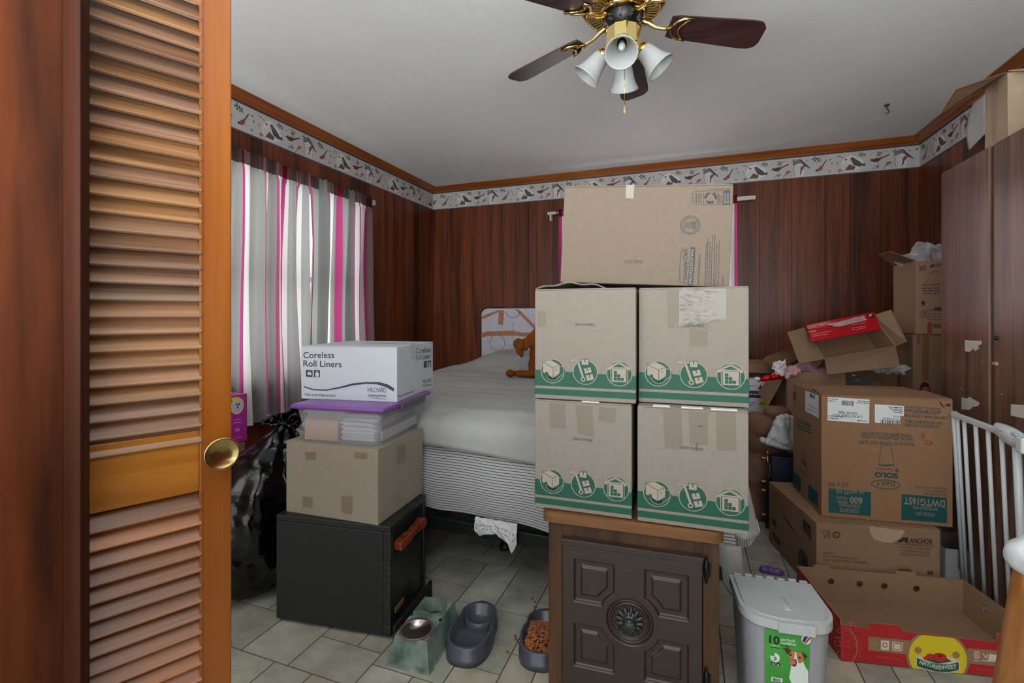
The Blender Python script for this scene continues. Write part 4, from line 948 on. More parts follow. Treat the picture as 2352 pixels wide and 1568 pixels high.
for i, (x, y) in enumerate(((1228, 1384), (1229, 1396), (1183, 1462), (1185, 1470), (1193, 1478), (1200, 1517), (1166, 1499), (1114, 1514), (1222, 1376))):
    p = oz(x, y, 0)
    if kb0 is None: kb0 = build(b, 'kibble_piece', M=T(p.x, p.y, 0)); o = kb0
    else: o = kb0.copy(); COL.objects.link(o); o.matrix_world = T(p.x, p.y, 0, i)
    tag(o, 'single brown kibble dropped on the floor tiles near the pet bowls', 'kibble', 'kibble pieces scattered on the floor')
# ================================================================ GREEN-BANDED MOVING BOXES
KFT = mat('kraft_moving', (132, 125, 115), .85, var=.05, vscale=(70, 70, 70), spec=.2)
GRN = mat('green_ink', (0, 74, 54), .6, var=.06, vscale=(40, 40, 40)); KLN = mat('kraft_line', (152, 142, 128), .8); GDK = mat('dark_green_ink', (26, 84, 70), .7); CUT = mat('cut_line', (152, 146, 137), .7)
STP = mat('tape_strip', (119, 111, 99), .5, spec=.2); STG = mat('tape_over_green', (14, 92, 70), .25)
def icons(k, w, h):
    g = .084*h/.33; R_ = .0345
    k.poly([(0, .0), (0, .0)][:0] or [(0, .118*h), (w, .118*h), (w, .235*h), (0, .262*h)], GRN, 0)
    k.rect(0, .038*h, w, .093*h, GRN, 0)
    L2, L3 = 2, 3
    for cx_ in (.185*w, .515*w, .845*w):
        k.circ(cx_, g, R_+.0022, KLN, 1); k.circ(cx_, g, R_, GRN, 2)
    K, D = KLN, GDK
    # box with arrow
    c = .185*w
    k.poly([(c-.030, g+.026), (c-.006, g+.034), (c+.022, g+.020), (c+.022, g-.006), (c+.002, g-.020), (c-.030, g-.004)], K, L3)
    k.line([(c-.030, g+.026), (c+.002, g+.010), (c+.022, g+.020)], .0013, D, 5); k.line([(c+.002, g+.010), (c+.002, g-.018)], .0013, D, 5); k.line([(c-.030, g+.026), (c-.030, g-.004)], .001, D, 5); k.line([(c-.030, g+.026), (c-.006, g+.034), (c+.022, g+.020)], .001, D, 5); k.line([(c+.009, g+.004), (c+.013, g+.006)], .0015, D, 5)
    P = [(c+.002+.020*math.cos(t), g-.006+.017*math.sin(t)) for t in [math.pi*(1.0+i*.085) for i in range(9)]]; k.line(P+[(c+.034, g+.002)], .008, GRN, 6); k.line([(p[0], p[1]-.005) for p in P]+[(c+.034, g-.006), (c+.036, g+.014), (c+.022, g+.014)], .0016, K, 7)
    # hand truck
    c = .515*w
    k.line([(c-.038, g+.034), (c-.028, g+.035), (c-.021, g+.030), (c-.004, g-.021)], .0062, K, L3); k.line([(c-.037, g+.034), (c-.028, g+.035), (c-.021, g+.030), (c-.005, g-.019)], .0028, KLN, 4)
    for (dx, dy, a, s_) in ((.000, .030, 0, .021), (.008, .006, .28, .021), (.014, -.014, .28, .022)):
        q = [(-s_/2, -s_*.40), (s_/2, -s_*.40), (s_/2, s_*.40), (-s_/2, s_*.40)]; rr = [(c+dx+x*math.cos(a)-y*math.sin(a), g+dy+x*math.sin(a)+y*math.cos(a)) for x, y in q]
        k.poly(rr, K, 5); k.line(rr, .0012, D, 6, True); k.line([(c+dx-math.sin(a)*s_*.4, g+dy+math.cos(a)*s_*.4), (c+dx, g+dy)], .0028, D, 6)
    k.circ(c-.006, g-.021, .0072, K, 5, n=16); k.circ(c-.006, g-.021, .0038, GRN, 6, n=14)
    # warehouse
    c = .845*w
    k.poly([(c-.032, g+.019), (c-.001, g+.036), (c+.030, g+.019), (c+.030, g+.010), (c+.024, g+.010), (c+.024, g-.024), (c-.025, g-.024), (c-.025, g+.010), (c-.032, g+.010)], K, L3)
    k.line([(c-.031, g+.018), (c-.001, g+.034), (c+.029, g+.018)], .0012, D, 5); k.poly([(c-.020, g+.018), (c-.001, g+.028), (c+.018, g+.018)], GRN, 4); k.line([(c-.022, g+.013), (c-.022, g-.022)], .0026, GRN, 4); k.line([(c+.021, g+.013), (c+.021, g-.022)], .0026, GRN, 4); k.line([(c-.018, g+.014), (c+.017, g+.014)], .001, D, 5)
    for (i, j) in ((0, 0), (1, 0), (2, 0), (0, 1), (1, 1), (0, 2)): k.rect(c-.015+i*.0095, g-.020+j*.0095, c-.0065+i*.0095, g-.0115+j*.0095, GRN, 5)
def hold(k, u, v, s_=1):
    k.text('FOLD TO HOLD', u, v, .056*s_, .0062, GDK, 4, bold=.012, align='c')
    P = [(u-.045+.0, v-.002)]+[(u+.047*s_*math.cos(t), v-.001+.013*math.sin(t)*(1.0 if math.sin(t) > 0 else .9)-(.000)) for t in [math.pi*(1-i/14) for i in range(0, 5)]]
    k.line([(u-.036*s_, v+.012), (u-.046*s_, v+.004), (u-.044*s_, v-.008), (u-.034*s_, v-.012), (u-.012*s_, v-.004), (u+.012*s_, v-.004), (u+.034*s_, v-.012), (u+.044*s_, v-.008), (u+.046*s_, v+.003), (u+.036*s_, v+.010)], .0009, CUT, 3)
    k.line([(u-.012*s_, v+.016), (u, v+.018), (u+.012*s_, v+.014)], .0009, CUT, 3)
def moving(label, L, R, z0, h, dd, hv):
    l, r = oz(*L, z0), oz(*R, z0); w = (r-l).length; a = A4; c = (l+r)/2+Vector((-math.sin(a), math.cos(a), 0))*dd/2
    bx = Carton(label, T(c.x, c.y, z0, a), w, dd, h, KFT, name='moving_box', group='moving boxes with a green band', seam='x'); k = bx.face('front'); icons(k, w, h); hold(k, .51*w, hv*h); k.done('printed_artwork', bx.o)
    k = bx.face('right'); k.rect(0, .118*h, dd, .24*h, GRN, 0); k.rect(0, .038*h, dd, .093*h, GRN, 0); k.done('printed_artwork', bx.o)
    k = bx.face('left'); k.rect(0, .118*h, dd, .24*h, GRN, 0); k.rect(0, .038*h, dd, .093*h, GRN, 0); k.done('printed_artwork', bx.o)
    return bx
ZS = .570
a_, b_4 = oz(1229, 1163, ZS), oz(1719, 1228, ZS); A4 = math.atan2(b_4.y-a_.y, b_4.x-a_.x)
mLL = moving('green-banded moving box, lower left of the four on the brown cabinet', (1229, 1163), (1451, 1193), ZS, .325, .36, .655)
mLR = moving('green-banded moving box, lower right of the four, overhanging the cabinet edge', (1464, 1197), (1719, 1228), ZS, .325, .36, .66)
mUL = moving('green-banded moving box, upper left of the four, loose flap on top', (1230, 913), (1460, 928), ZS+.328, .330, .36, .67)
mUR = moving('green-banded moving box, upper right of the four, crinkled clear tape on front', (1467, 925), (1717, 934), ZS+.328, .330, .36, .665)
f = mLL.face
for q in ([(1262, 924), (1299, 928), (1300, 984), (1264, 982)], [(1322, 929), (1360, 934), (1365, 1003), (1328, 996)], [(1377, 934), (1415, 938), (1412, 971), (1374, 965)]): strip(mLL.face('front'), q, STP, mLL.o)
for q in ([(1523, 938), (1565, 942), (1568, 1032), (1527, 1029)], [(1582, 943), (1626, 946), (1625, 1022), (1585, 1020)], [(1645, 946), (1690, 948), (1691, 1035), (1646, 1033)]): strip(mLR.face('front'), q, STP, mLR.o)
k = mLR.face('front'); k.lp([(1603, 978), (1611, 977), (1612, 979)], 1.4, INKD if False else mat('pen_ink', (60, 58, 56), .6), 6); k.lp([(1602, 1016), (1599, 1024), (1599, 1034)], 1.2, MATS['pen_ink'], 6); k.done('pen_marks', mLR.o)
strip(mUL.face('front'), [(1234, 714), (1254, 715), (1254, 750), (1233, 750)], STP, mUL.o)
CLT = glassy('clear_tape', (130, 122, 110), .38, .22)
k = mUR.face('front'); k.pp([(1532, 663), (1584, 662), (1584, 752), (1534, 752)], STP, 0); k.done('packing_tape', mUR.o)
strip(mUR.face('front'), [(1582, 735), (1626, 737), (1624, 795), (1584, 794)], STP, mUR.o)
# crinkled wrinkled clear tape
def crk(u, v):
    k = mUR.face('front'); a = k.uv(1560+108*u, 662+90*v-(20*u*v)); n = abs(noise.noise(Vector((u*6, v*7, 3))))*.0035*math.sin(math.pi*min(1, u+.1))
    return k.p3(a[0], a[1], 1)+k.N*(.001+n)
b = MB(); b.grid(crk, 26, 22, CLT); build(b, 'crinkled_tape', mUR.o, world=True)
TORN = mat('torn_paper', (212, 210, 206), .7)
for bx, xs in ((mLL, (1345, 1376, 918, 929)), (mLR, (1520, 1660, 928, 938))):
    for i in range(3 if bx is mLR else 1):
        k = bx; c = bx.M @ Vector((-.1+i*.075, -bx.d/2+.004, bx.h)); b = MB(); b.box((-.1+i*.075 if bx is mLR else .0, -bx.d/2-.002, bx.h), (-.055+i*.085 if bx is mLR else .05, -bx.d/2+.02, bx.h+.0025), TORN); build(b, 'torn_strip', bx.o)
# loose flap of upper left box lifting on its left side
b = MB(); w_, d_, h_ = mUL.w, mUL.d, mUL.h
b.grid(lambda u, v: (-w_/2+.002+(w_*.72)*u, -d_/2+.004+d_*.6*v, h_+.001+.016*math.sin(u*math.pi)*(1-v*.3)+.003*math.sin(u*17)), 16, 8, KFT); build(b, 'lifted_flap', mUL.o, solid=.003)

# ---------------------------------------------------------------- big tilted kraft box on top
KC = mat('kraft_big', (122, 110, 95), .8, var=.05, vscale=(60, 60, 60), spec=.2); KIN = mat('slate_ink', (58, 62, 68), .6); KDK = mat('stamp_ink', (74, 62, 52), .6)
Lp, Rp = od(1287, 648, 1.485), od(1675, 659, 1.385); Tp = od(1300, 427, 1.485)
ux = (Rp-Lp).normalized(); vz = (Tp-Lp); vz = (vz-ux*vz.dot(ux)); hk_ = vz.length; vz.normalize(); uy = vz.cross(ux); wk = (Rp-Lp).length; dk = .33
o_ = Lp+ux*wk/2+uy*dk/2
MK2 = Matrix(((ux.x, uy.x, vz.x, o_.x), (ux.y, uy.y, vz.y, o_.y), (ux.z, uy.z, vz.z, o_.z), (0, 0, 0, 1)))
kb = Carton('large plain kraft box tilted on top of the four green-banded boxes', MK2, wk, dk, hk_, KC, seam='x')
b = MB(); b.grid(lambda u, v: (-wk/2+.05+.17*u, dk/2-.002+.02*v, hk_+(.03*v)*math.sin(math.pi*min(1, u*.75+.2))), 8, 3, KC); build(b, 'raised_flap', kb.o, solid=.003)
k = kb.face('front')
k.tp('YP4149FF2', (1433, 606), (1476, 606), 9, KDK)
k.tp('Kimberly-Clark', (1578, 641), (1579, 571), 9.5, KIN, 1, bold=.02); k.circ(*k.uv(1571, 648), .0042, KIN); k.circ(*k.uv(1571, 648), .0027, KC, 1)
k.pp([(1579, 655), (1591, 655), (1596, 600), (1597, 568), (1586, 567)][::-1], KIN, 0); k.tp('PROFESSIONAL', (1589, 651), (1593, 571), 7, KLN, 2)
k.lp([(1562, 650), (1561, 620), (1563, 590), (1568, 568)], 1.2, KIN); k.tp('www.kcprofessional.com', (1606, 654), (1609, 584), 6, KDK, 0, bold=.01)
for i, (x, y0, y1) in enumerate(((1620, 656, 560), (1624, 656, 545), (1629, 656, 555), (1634, 656, 540), (1640, 656, 538), (1644, 656, 560), (1650, 656, 552))): k.greek((x, y0), (x+3, y1), 2.6, KIN, 0, i)
k.greek((1660, 657), (1661, 632), 2.6, KIN)
u, v = k.uv(1585, 517); z_ = .0285
k.ring(u, v, z_, .0013, KIN); k.ring(u, v, z_*.76, .001, KIN)
for i in range(22):
    a = i/22*2*math.pi; k.poly([(u+z_*r_*math.cos(a+d_), v+z_*r_*math.sin(a+d_)) for r_, d_ in ((.82, -.07), (.93, -.07), (.93, .07), (.82, .07))], KIN)
for i in range(8): k.rect(u-.016+i*.004, v-.012+(i % 3)*.002, u-.0145+i*.004, v+.012-(i % 2)*.004, KIN)
for j in range(5): k.rect(u+.003, v-.012+j*.005, u+.018, v-.0105+j*.005, KIN)
A_ = [(1597, 439), (1677, 437), (1676, 470), (1596, 469)]
k.lp(A_, 1, KIN, 0, True); k.pp([(1661, 438), (1677, 437), (1676, 470), (1660, 470)], KIN); k.lp([(1616, 439), (1616, 469)], .8, KIN); k.lp([(1648, 438), (1648, 470)], .8, KIN)
k.tp('how2recycle.info', (1629, 436), (1678, 435), 4.5, KIN); k.tp('USA & CAN', (1593, 468), (1593, 441), 4, KIN)
k.tp('PAPER', (1653.5, 466), (1654, 443), 4, KIN, 1); k.tp('BOX', (1659, 466), (1659, 448), 4, KIN, 1); k.tp('BOX', (1668, 466), (1668, 443), 4.5, KLN, 2); k.tp('BOITE', (1674, 467), (1674, 443), 4, KLN, 2)
for x in (1601, 1606, 1611): k.greek((x, 466), (x, 443), 3, KIN)
uc, vc = k.uv(1632, 454)
for i in range(3):
    a = math.pi/2+i*2*math.pi/3+.3; R1 = .0145
    P = [(uc+R1*math.cos(a+t), vc+R1*math.sin(a+t)) for t in (0, .5, 1.0)]; k.line(P, .006, KIN, 1)
    e = P[-1]; k.poly([(e[0]+.006*math.cos(a+1.0), e[1]+.006*math.sin(a+1.0)), (e[0]-.006*math.cos(a+1.0), e[1]-.006*math.sin(a+1.0)), (uc+R1*1.05*math.cos(a+1.55), vc+R1*1.05*math.sin(a+1.55))], KIN, 1)
k.done('printed_artwork', kb.o)
k = kb.face('front'); WT = mat('woven_tape', (150, 144, 134), .3)
k.pp([(1438, 425), (1457, 424), (1455, 456), (1437, 455)], WT); k.done('packing_tape', kb.o)

# ================================================================ BROWN CABINET
CW = wood('cabinet_wood', (42, 27, 16), (84, 56, 34), 'z', rough=.45, coat=.1, f=3, fine=70); CTW = wood('cabinet_top_wood', (76, 48, 27), (126, 86, 48), 'x', rough=.4, coat=.15, f=3, fine=60)
DRW = mat('door_brown', (48, 36, 30), .38, var=.08, vscale=(12, 12, 60), bump=.0004, bscale=(20, 20, 200), spec=.5); HNG = mat('hinge_black', (20, 24, 24), .3, metal=.5)
ZT = ZS-.002
l, r = oz(1244, 1172, ZT), oz(1665, 1225, ZT); wS = (r-l).length; aS = math.atan2(r.y-l.y, r.x-l.x); c = (l+r)/2+Vector((-math.sin(aS), math.cos(aS), 0))*.185
MC = T(c.x, c.y, 0, aS); cb = thing('end_cabinet', 'brown end cabinet with a panelled door and dark rosette pull', 'cabinet', MC)
P = []; w2 = wS/2; D2 = .185; rr = .028
for (sx, sy, r_) in ((-1, -1, rr), (1, -1, rr), (1, 1, .01), (-1, 1, .01)):
    a0 = math.atan2(sy, sx)-math.pi/4
    for i in range(6): t = a0+i*math.pi/10; P.append((sx*(w2-r_)+r_*math.cos(t), sy*(D2-r_)+r_*math.sin(t)))
b = MB(); b.prism(P, ZT-.031, ZT, CTW); build(b, 'cabinet_top', cb, bevel=.006, seg=3, recalc=True)
y0 = -D2+.016; xl = (MC.inverted() @ oz(1262, 1205, ZT-.04)).x; k0 = Ink(MC @ Vector((0, y0, 0)), MC.to_3x3() @ Vector((1, 0, 0)), (0, 0, 1))
uL, _ = k0.uv(1260, 1250); uR, _ = k0.uv(1652, 1290); dL, dT = k0.uv(1295, 1236); dR, dT2 = k0.uv(1611, 1270)
b = MB(); zb = .0; sw = k0.uv(1291, 1300)[0]; se = k0.uv(1614, 1300)[0]
b.box((uL, y0, zb), (sw, y0+.02, ZT-.031), CW); b.box((se, y0, zb), (uR, y0+.02, ZT-.031), CW); b.box((sw, y0, dT-.012), (se, y0+.02, ZT-.031), CW); b.box((sw, y0, 0), (se, y0+.02, .085), CW)
build(b, 'face_frame', cb, bevel=.001, recalc=True)
b = MB(); b.box((uL, y0+.021, .0), (uL+.016, D2-.01, ZT-.031), CW); b.box((uR-.016, y0+.021, 0), (uR, D2-.01, ZT-.031), CW); b.box((uL+.016, D2-.018, 0), (uR-.016, D2-.01, ZT-.031), CW); b.box((uL+.016, y0+.021, .07), (uR-.016, D2-.018, .085), CW); build(b, 'cabinet_carcass', cb, recalc=True)
cu, cv = k0.uv(1447, 1420); DH = (dT+dT2)/2-cv; z0d = max(.06, cv-DH)
def sm(t): t = max(0, min(1, t)); return t*t*(3-2*t)
pu = [k0.uv(*q) for q in ((1320, 1275), (1413, 1284), (1480, 1295), (1582, 1310))]
X1, X2, X3, X4 = pu[0][0]-cu, pu[1][0]-cu, pu[2][0]-cu, pu[3][0]-cu; Y2 = pu[0][1]-cv; Y1 = k0.uv(1330, 1374)[1]-cv
def relief(x, y):
    h = 0
    ax_ = (X1, X2) if x < 0 else (X3, X4)
    dx = min(x-ax_[0], ax_[1]-x); dy = min(abs(y)-Y1, Y2-abs(y)); dc = math.hypot(x, y)-.083
    d = min(dx, dy, dc)
    if d > 0: h = -.010*sm(d/.005)+.006*sm((d-.019)/.006)
    rc = math.hypot(x, y)
    if rc < .066: h = -.010*sm((.066-rc)/.006)+.009*sm((.056-rc)/.005)-.006*sm((.050-rc)/.004)
    return h
th_d = .019; GX_, GY_ = 190, 200; du, dw = dR-dL, (cv+DH)-z0d
b = MB(); b.grid(lambda u, v: (dL+du*u, y0-th_d-relief(dL+du*u-cu, z0d+dw*v-cv), z0d+dw*v), GX_, GY_, DRW)
b.box((dL, y0-th_d+.012, z0d), (dR, y0-.001, z0d+dw), DRW)
b.add([(dL, y0-th_d, z0d), (dR, y0-th_d, z0d), (dR, y0-th_d, z0d+dw), (dL, y0-th_d, z0d+dw), (dL, y0-.001, z0d), (dR, y0-.001, z0d), (dR, y0-.001, z0d+dw), (dL, y0-.001, z0d+dw)], [(0, 4, 5, 1), (1, 5, 6, 2), (2, 6, 7, 3), (3, 7, 4, 0)], DRW)
cd = build(b, 'door', cb)
b = MB(); b.box((dL-.004, y0-th_d-.006, z0d+dw-.004), (dR+.004, y0-.001, z0d+dw+.004), DRW); b.box((dL-.002, y0-th_d-.003, z0d+dw-.014), (dR+.002, y0-th_d, z0d+dw-.004), DRW); build(b, 'door_moulding', cd, bevel=.0015, recalc=True)
BZN = mat('dark_bronze', (58, 62, 62), .35, metal=.6, var=.3, vscale=(60, 60, 60))
Mr = Matrix.Translation((cu, y0-th_d+.004, cv)) @ Matrix.Rotation(math.pi/2, 4, 'X')
b = MB(); b.lathe([(0, 0), (.030, 0), (.028, .004), (.018, .007), (.015, .010), (.014, .016), (.018, .019), (.017, .024), (.010, .027), (0, .028)], BZN, 36, Mr, rib=.04, ribn=12)
for i in range(13):
    a = 2*math.pi*i/13
    b.ell((0, 0, 0), (.0135, .0052, .004), BZN, Mr @ Matrix.Rotation(a, 4, 'Z') @ Matrix.Translation((.030, 0, .003)) @ Matrix.Rotation(.25, 4, 'Y'), seg=10, rings=7)
for i in range(10): b.ell((.0135*math.cos(i*.628), .0135*math.sin(i*.628), .025), (.003, .003, .003), BZN, Mr, seg=8, rings=5)
build(b, 'rosette_pull', cd, recalc=True)
for py in (1306, 1562):
    u, v = k0.uv(1622, py); b = MB(); b.tube([(u, y0-.004, v-.030), (u, y0-.006, v-.02), (u, y0-.008, v), (u, y0-.006, v+.02), (u, y0-.004, v+.030)], [.003, .006, .0075, .006, .003], HNG, 12); b.box((u-.012, y0-.003, v-.019), (u+.012, y0, v+.019), HNG)
    for e in (-1, 1): b.ell((u, y0-.003, v+e*.033), (.004, .003, .006), HNG, seg=10, rings=6)
    build(b, 'hinge', cb, recalc=True)

# ================================================================ PET FOOD CONTAINER
PLS = mat('white_plastic', (172, 178, 178), .35, var=.05, vscale=(14, 14, 14), spec=.5); PBD = mat('translucent_plastic', (150, 150, 154), .35, spec=.4)
zl_ = .335
q0, q1 = oz(1674, 1314, zl_), oz(1862, 1336, zl_); ux = (q1-q0); W_ = ux.length; ux.normalize(); uy = Vector((-ux.y, ux.x, 0)); fr = oz(1806, 1450, zl_-.03); Dp = (q0-fr).dot(uy)
c = q0+ux*W_/2-uy*Dp/2; MP = T(c.x, c.y, 0, math.atan2(ux.y, ux.x)); pc_ = thing('pet_food_container', 'grey plastic pet food container with dusty flip lid and green dog label', 'container', MP)
def outl(s_, flat=0):
    w2, d2 = W_/2*s_, Dp/2*s_; P = [(w2, d2), (-w2, d2), (-w2*1.02, -d2*.25)]
    for i in range(1, 9): t = i/9*math.pi/2; P.append((-w2*1.02*(.52+.48*math.cos(t)), -d2*.25-d2*(.68)*math.sin(t)))
    P += [(-w2*.52, -d2*.95), (-w2*.3, -d2), (w2*.3, -d2), (w2*.52, -d2*.95)]
    for i in range(8, 0, -1): t = i/9*math.pi/2; P.append((w2*1.02*(.52+.48*math.cos(t)), -d2*.25-d2*(.68)*math.sin(t)))
    P.append((w2*1.02, -d2*.25)); return P[::-1] if False else P
b = MB(); lo = outl(.80); hi = outl(.925); n = len(lo)
b.add([(x, y, .0) for x, y in lo]+[(x, y, zl_-.025) for x, y in hi], [(i, (i+1) % n, n+(i+1) % n, n+i) for i in range(n)]+[tuple(range(n))], PBD, False); build(b, 'container_body', pc_, solid=.003, recalc=True)
b = MB(); b.prism(outl(1.0), zl_-.030, zl_-.006, PLS); P9 = outl(.90); b.prism(P9, zl_-.008, zl_-.001, PLS); lid = build(b, 'lid', pc_, bevel=.006, seg=3, recalc=True)
b = MB(); b.box((-.036, -Dp/2-.005, zl_-.033), (.052, -Dp/2+.02, zl_-.0055), PLS); b.tube([(.004, -Dp/2+.05, zl_-.001), (.004, Dp/2-.11, zl_-.0005)], .009, PLS, 10, flat=.35); build(b, 'lid_latch', lid, bevel=.004, recalc=True)
for i in range(7): b = MB(); b.box((-W_/2+.015+i*.031, Dp/2-.003, zl_-.012), (-W_/2+.036+i*.031, Dp/2+.006, zl_-.001+.002*(i % 2)), PLS); build(b, 'hinge_tab', lid, bevel=.001)
# label on the front panel
d9 = Dp/2; s1, s0 = .925, .80
def fp(z, x): t = z/(zl_-.025); s_ = s0+(s1-s0)*t; return MP @ Vector((x, -d9*s_-.0022, z))
Vd = (fp(.3, 0)-fp(0.02, 0)).normalized(); k = Ink(fp(0, 0), MP.to_3x3() @ Vector((1, 0, 0)), Vd, .0008)
LG = mat('label_green', (72, 164, 66), .3, c2=(48, 130, 46), vscale=(8, 8, 8), coat=.3, detail=2); LK = mat('label_black', (20, 40, 24), .5); LW_ = mat('label_white', (206, 214, 210), .4); DB = mat('dog_brown', (74, 40, 28), .5); DT_ = mat('dog_tan', (170, 116, 66), .5); DP = mat('dog_tongue', (196, 100, 106), .4); LR_ = mat('label_red', (170, 44, 52), .4); LB = mat('label_navy', (40, 50, 82), .4)
tl_, tr_ = k.uv(1757, 1442), k.uv(1861, 1459); bl_, brr = k.uv(1769, 1568), k.uv(1855, 1568)
wl = (tr_[0]-tl_[0]); k.poly([(tl_[0], tl_[1]), (tl_[0]+.004, .06), (tr_[0]-.004, .06), (tr_[0], tr_[1]+.000)], LG)
k.tp('10', (1766, 1475), (1790, 1479), 18, LK, 1, bold=.03); k.tp('pet food', (1793, 1470), (1825, 1474), 7, LW_, 1, bold=.01); k.tp('container', (1793, 1477), (1829, 1482), 6, LW_, 1, bold=.02); k.greek((1793, 1482), (1813, 1485), 3.5, LK, 1); k.greek((1770, 1481), (1790, 1484), 2.5, LW_, 1); k.greek((1770, 1485), (1791, 1489), 2.5, LK, 1)
k.cp((1851, 1468), 11, 11, LW_, 1); k.pp([(1842, 1470), (1848, 1459), (1856, 1460), (1850, 1470), (1846, 1475)], LB, 2); k.pp([(1847, 1476), (1853, 1468), (1860, 1461), (1861, 1465), (1855, 1472), (1851, 1477)], LR_, 2)
k.cp((1780, 1509), 11, 11, LW_, 1); k.cp((1774, 1501), 5, 4.5, LG, 2); k.pp([(1778, 1506), (1781, 1506), (1781, 1509), (1784, 1510), (1784, 1513), (1780, 1513), (1780, 1516), (1777, 1515), (1777, 1512)], LG, 3)
k.cp((1775, 1523), 5, 5, DB, 1); k.cp((1787, 1525), 5, 5, DB, 1); k.tp('3', (1773, 1526), (1778, 1526), 5, LW_, 2); k.cp((1787, 1526), 1.8, 2.4, LW_, 2)
k.pp([(1771, 1553), (1797, 1557), (1797, 1566), (1771, 1563)], LW_, 1); k.barcode((1774, 1562), (1793, 1565), 7, LK, 2)
# dog
k.pp([(1818, 1568), (1812, 1555), (1815, 1540), (1817, 1525), (1826, 1512), (1842, 1512), (1849, 1530), (1856, 1540), (1856, 1568)], LW_, 1)
k.pp([(1809, 1500), (1811, 1493), (1817, 1492), (1828, 1495), (1843, 1498), (1846, 1506), (1844, 1517), (1838, 1522), (1828, 1520), (1818, 1517), (1812, 1510)], DT_, 2); k.pp([(1825, 1495), (1828, 1496), (1830, 1512), (1834, 1520), (1824, 1524), (1819, 1517), (1824, 1508)], LW_, 3)
k.pp([(1796, 1488), (1808, 1486), (1817, 1492), (1811, 1501), (1806, 1499), (1802, 1491)], DB, 3); k.pp([(1840, 1497), (1846, 1498), (1854, 1505), (1849, 1513), (1845, 1507)], DB, 3)
k.cp((1815, 1502), 3, 2.6, LK, 4); k.cp((1836, 1508), 3.2, 2.4, LK, 4); k.pp([(1820, 1512), (1827, 1511), (1830, 1518), (1828, 1527), (1822, 1529), (1817, 1525)], DB, 4); k.pp([(1812, 1517), (1818, 1512), (1826, 1514), (1827, 1522), (1819, 1524), (1813, 1521)], DP, 5)
k.done('printed_label', pc_)
# purple toy on the floor
pt = oz(1768, 1314, .0); b = MB(); pm = mat('purple_rubber', (92, 62, 128), .5); r = random.Random(1)
for i, (a, c_, s_) in enumerate(((-.028, 0, .016), (-.015, .006, .015), (0, 0, .018), (.014, -.004, .014), (.03, 0, .016), (.045, .004, .012))): b.ell((pt.x+a, pt.y+c_-.012, s_*.95), (s_, s_, s_), pm)
tag(build(b, 'dog_toy', remesh=.004), 'small knobbly purple dog toy behind the pet food container', 'dog toy')
# ================================================================ RIGHT SIDE: WARDROBE
LAM = wood('walnut_laminate', (72, 48, 37), (130, 94, 75), 'z', rough=.3, coat=.5, f=2.2, fine=80, spec=.5)
GAP = wood('door_gap', (40, 26, 14), (84, 60, 32), 'z', rough=.5, f=8)
wx = 1.094; c0_ = onx(2162, 398, wx); WH = c0_.z; WYB = c0_.y
wr = thing('wardrobe', 'tall walnut laminate wardrobe with scuffed doors along the right wall', 'wardrobe', T((wx+XR)/2, WYB-.6, 0))
ya = onx(2271, 700, wx).y; yb_ = onx(2283, 700, wx).y; WYF = WYB-1.22
b = MB(); b.box((wx+.02, WYF, 0), (XR-.005, WYB, WH), LAM); build(b, 'wardrobe_body', wr, bevel=.002, world=True, recalc=True)
b = MB(); b.box((wx, ya, .05), (wx+.018, WYB, WH-.001), LAM); d1 = build(b, 'door', wr, bevel=.0015, world=True, recalc=True)
b = MB(); b.box((wx, WYF, .05), (wx+.018, yb_, WH-.001), LAM); d2_ = build(b, 'door', wr, bevel=.0015, world=True, recalc=True)
b = MB(); b.box((wx+.008, yb_, .05), (wx+.019, ya, WH-.001), GAP); build(b, 'door_edge', wr, world=True)
CHIP = mat('bare_chipboard', (198, 190, 182), .7)
kw = Ink(Vector((wx, WYB, 0)), (0, -1, 0), (0, 0, 1))
def patch(pts, par, nm='torn_veneer'): k = Ink(Vector((wx, WYB, 0)), (0, -1, 0), (0, 0, 1)); k.pp(pts, CHIP, 1); k.done(nm, par)
PM[d1.name] = PM[wr.name]; PM[d2_.name] = PM[wr.name]
patch([(2217, 780), (2232, 782), (2254, 782), (2257, 789), (2247, 794), (2250, 800), (2240, 806), (2236, 800), (2228, 808), (2217, 806)], d1)
patch([(2209, 912), (2222, 915), (2228, 911), (2237, 917), (2252, 925), (2247, 932), (2235, 934), (2228, 941), (2209, 940)], d1)
patch([(2323, 928), (2352, 930), (2370, 940), (2360, 962), (2340, 958), (2322, 954)], d2_)
for (px_, py_) in ((2209, 892), (2256, 830), (2280, 833), (2302, 905)): patch([(px_-1.5, py_-1.5), (px_+1.5, py_-1), (px_+1.2, py_+2), (px_-1, py_+1.5)], d2_ if px_ > 2275 else d1, 'chip_mark')
q = onx(2291, 776, wx); b = MB(); b.lathe([(0, 0), (.009, 0), (.0095, .004), (.007, .008), (0, .009)], mat('black_knob', (26, 26, 28), .3), 18, T(q.x, q.y, q.z, 0, 0, -math.pi/2)); build(b, 'lock_knob', d2_, world=True)
q = onx(2289, 835, wx); b = MB(); b.box((q.x-.008, q.y-.012, q.z-.006), (q.x, q.y+.010, q.z+.007), mat('wood_chip_block', (176, 136, 86), .5)); build(b, 'catch_block', d2_, bevel=.002, world=True)

KBR = mat('kraft_brown2', (130, 103, 80), .82, var=.06, vscale=(40, 40, 40), spec=.2); KBI = mat('kraft_inside', (136, 108, 82), .85, var=.05, vscale=(30, 30, 30), spec=.15)
TBR = mat('tape_brown', (120, 84, 56), .25)
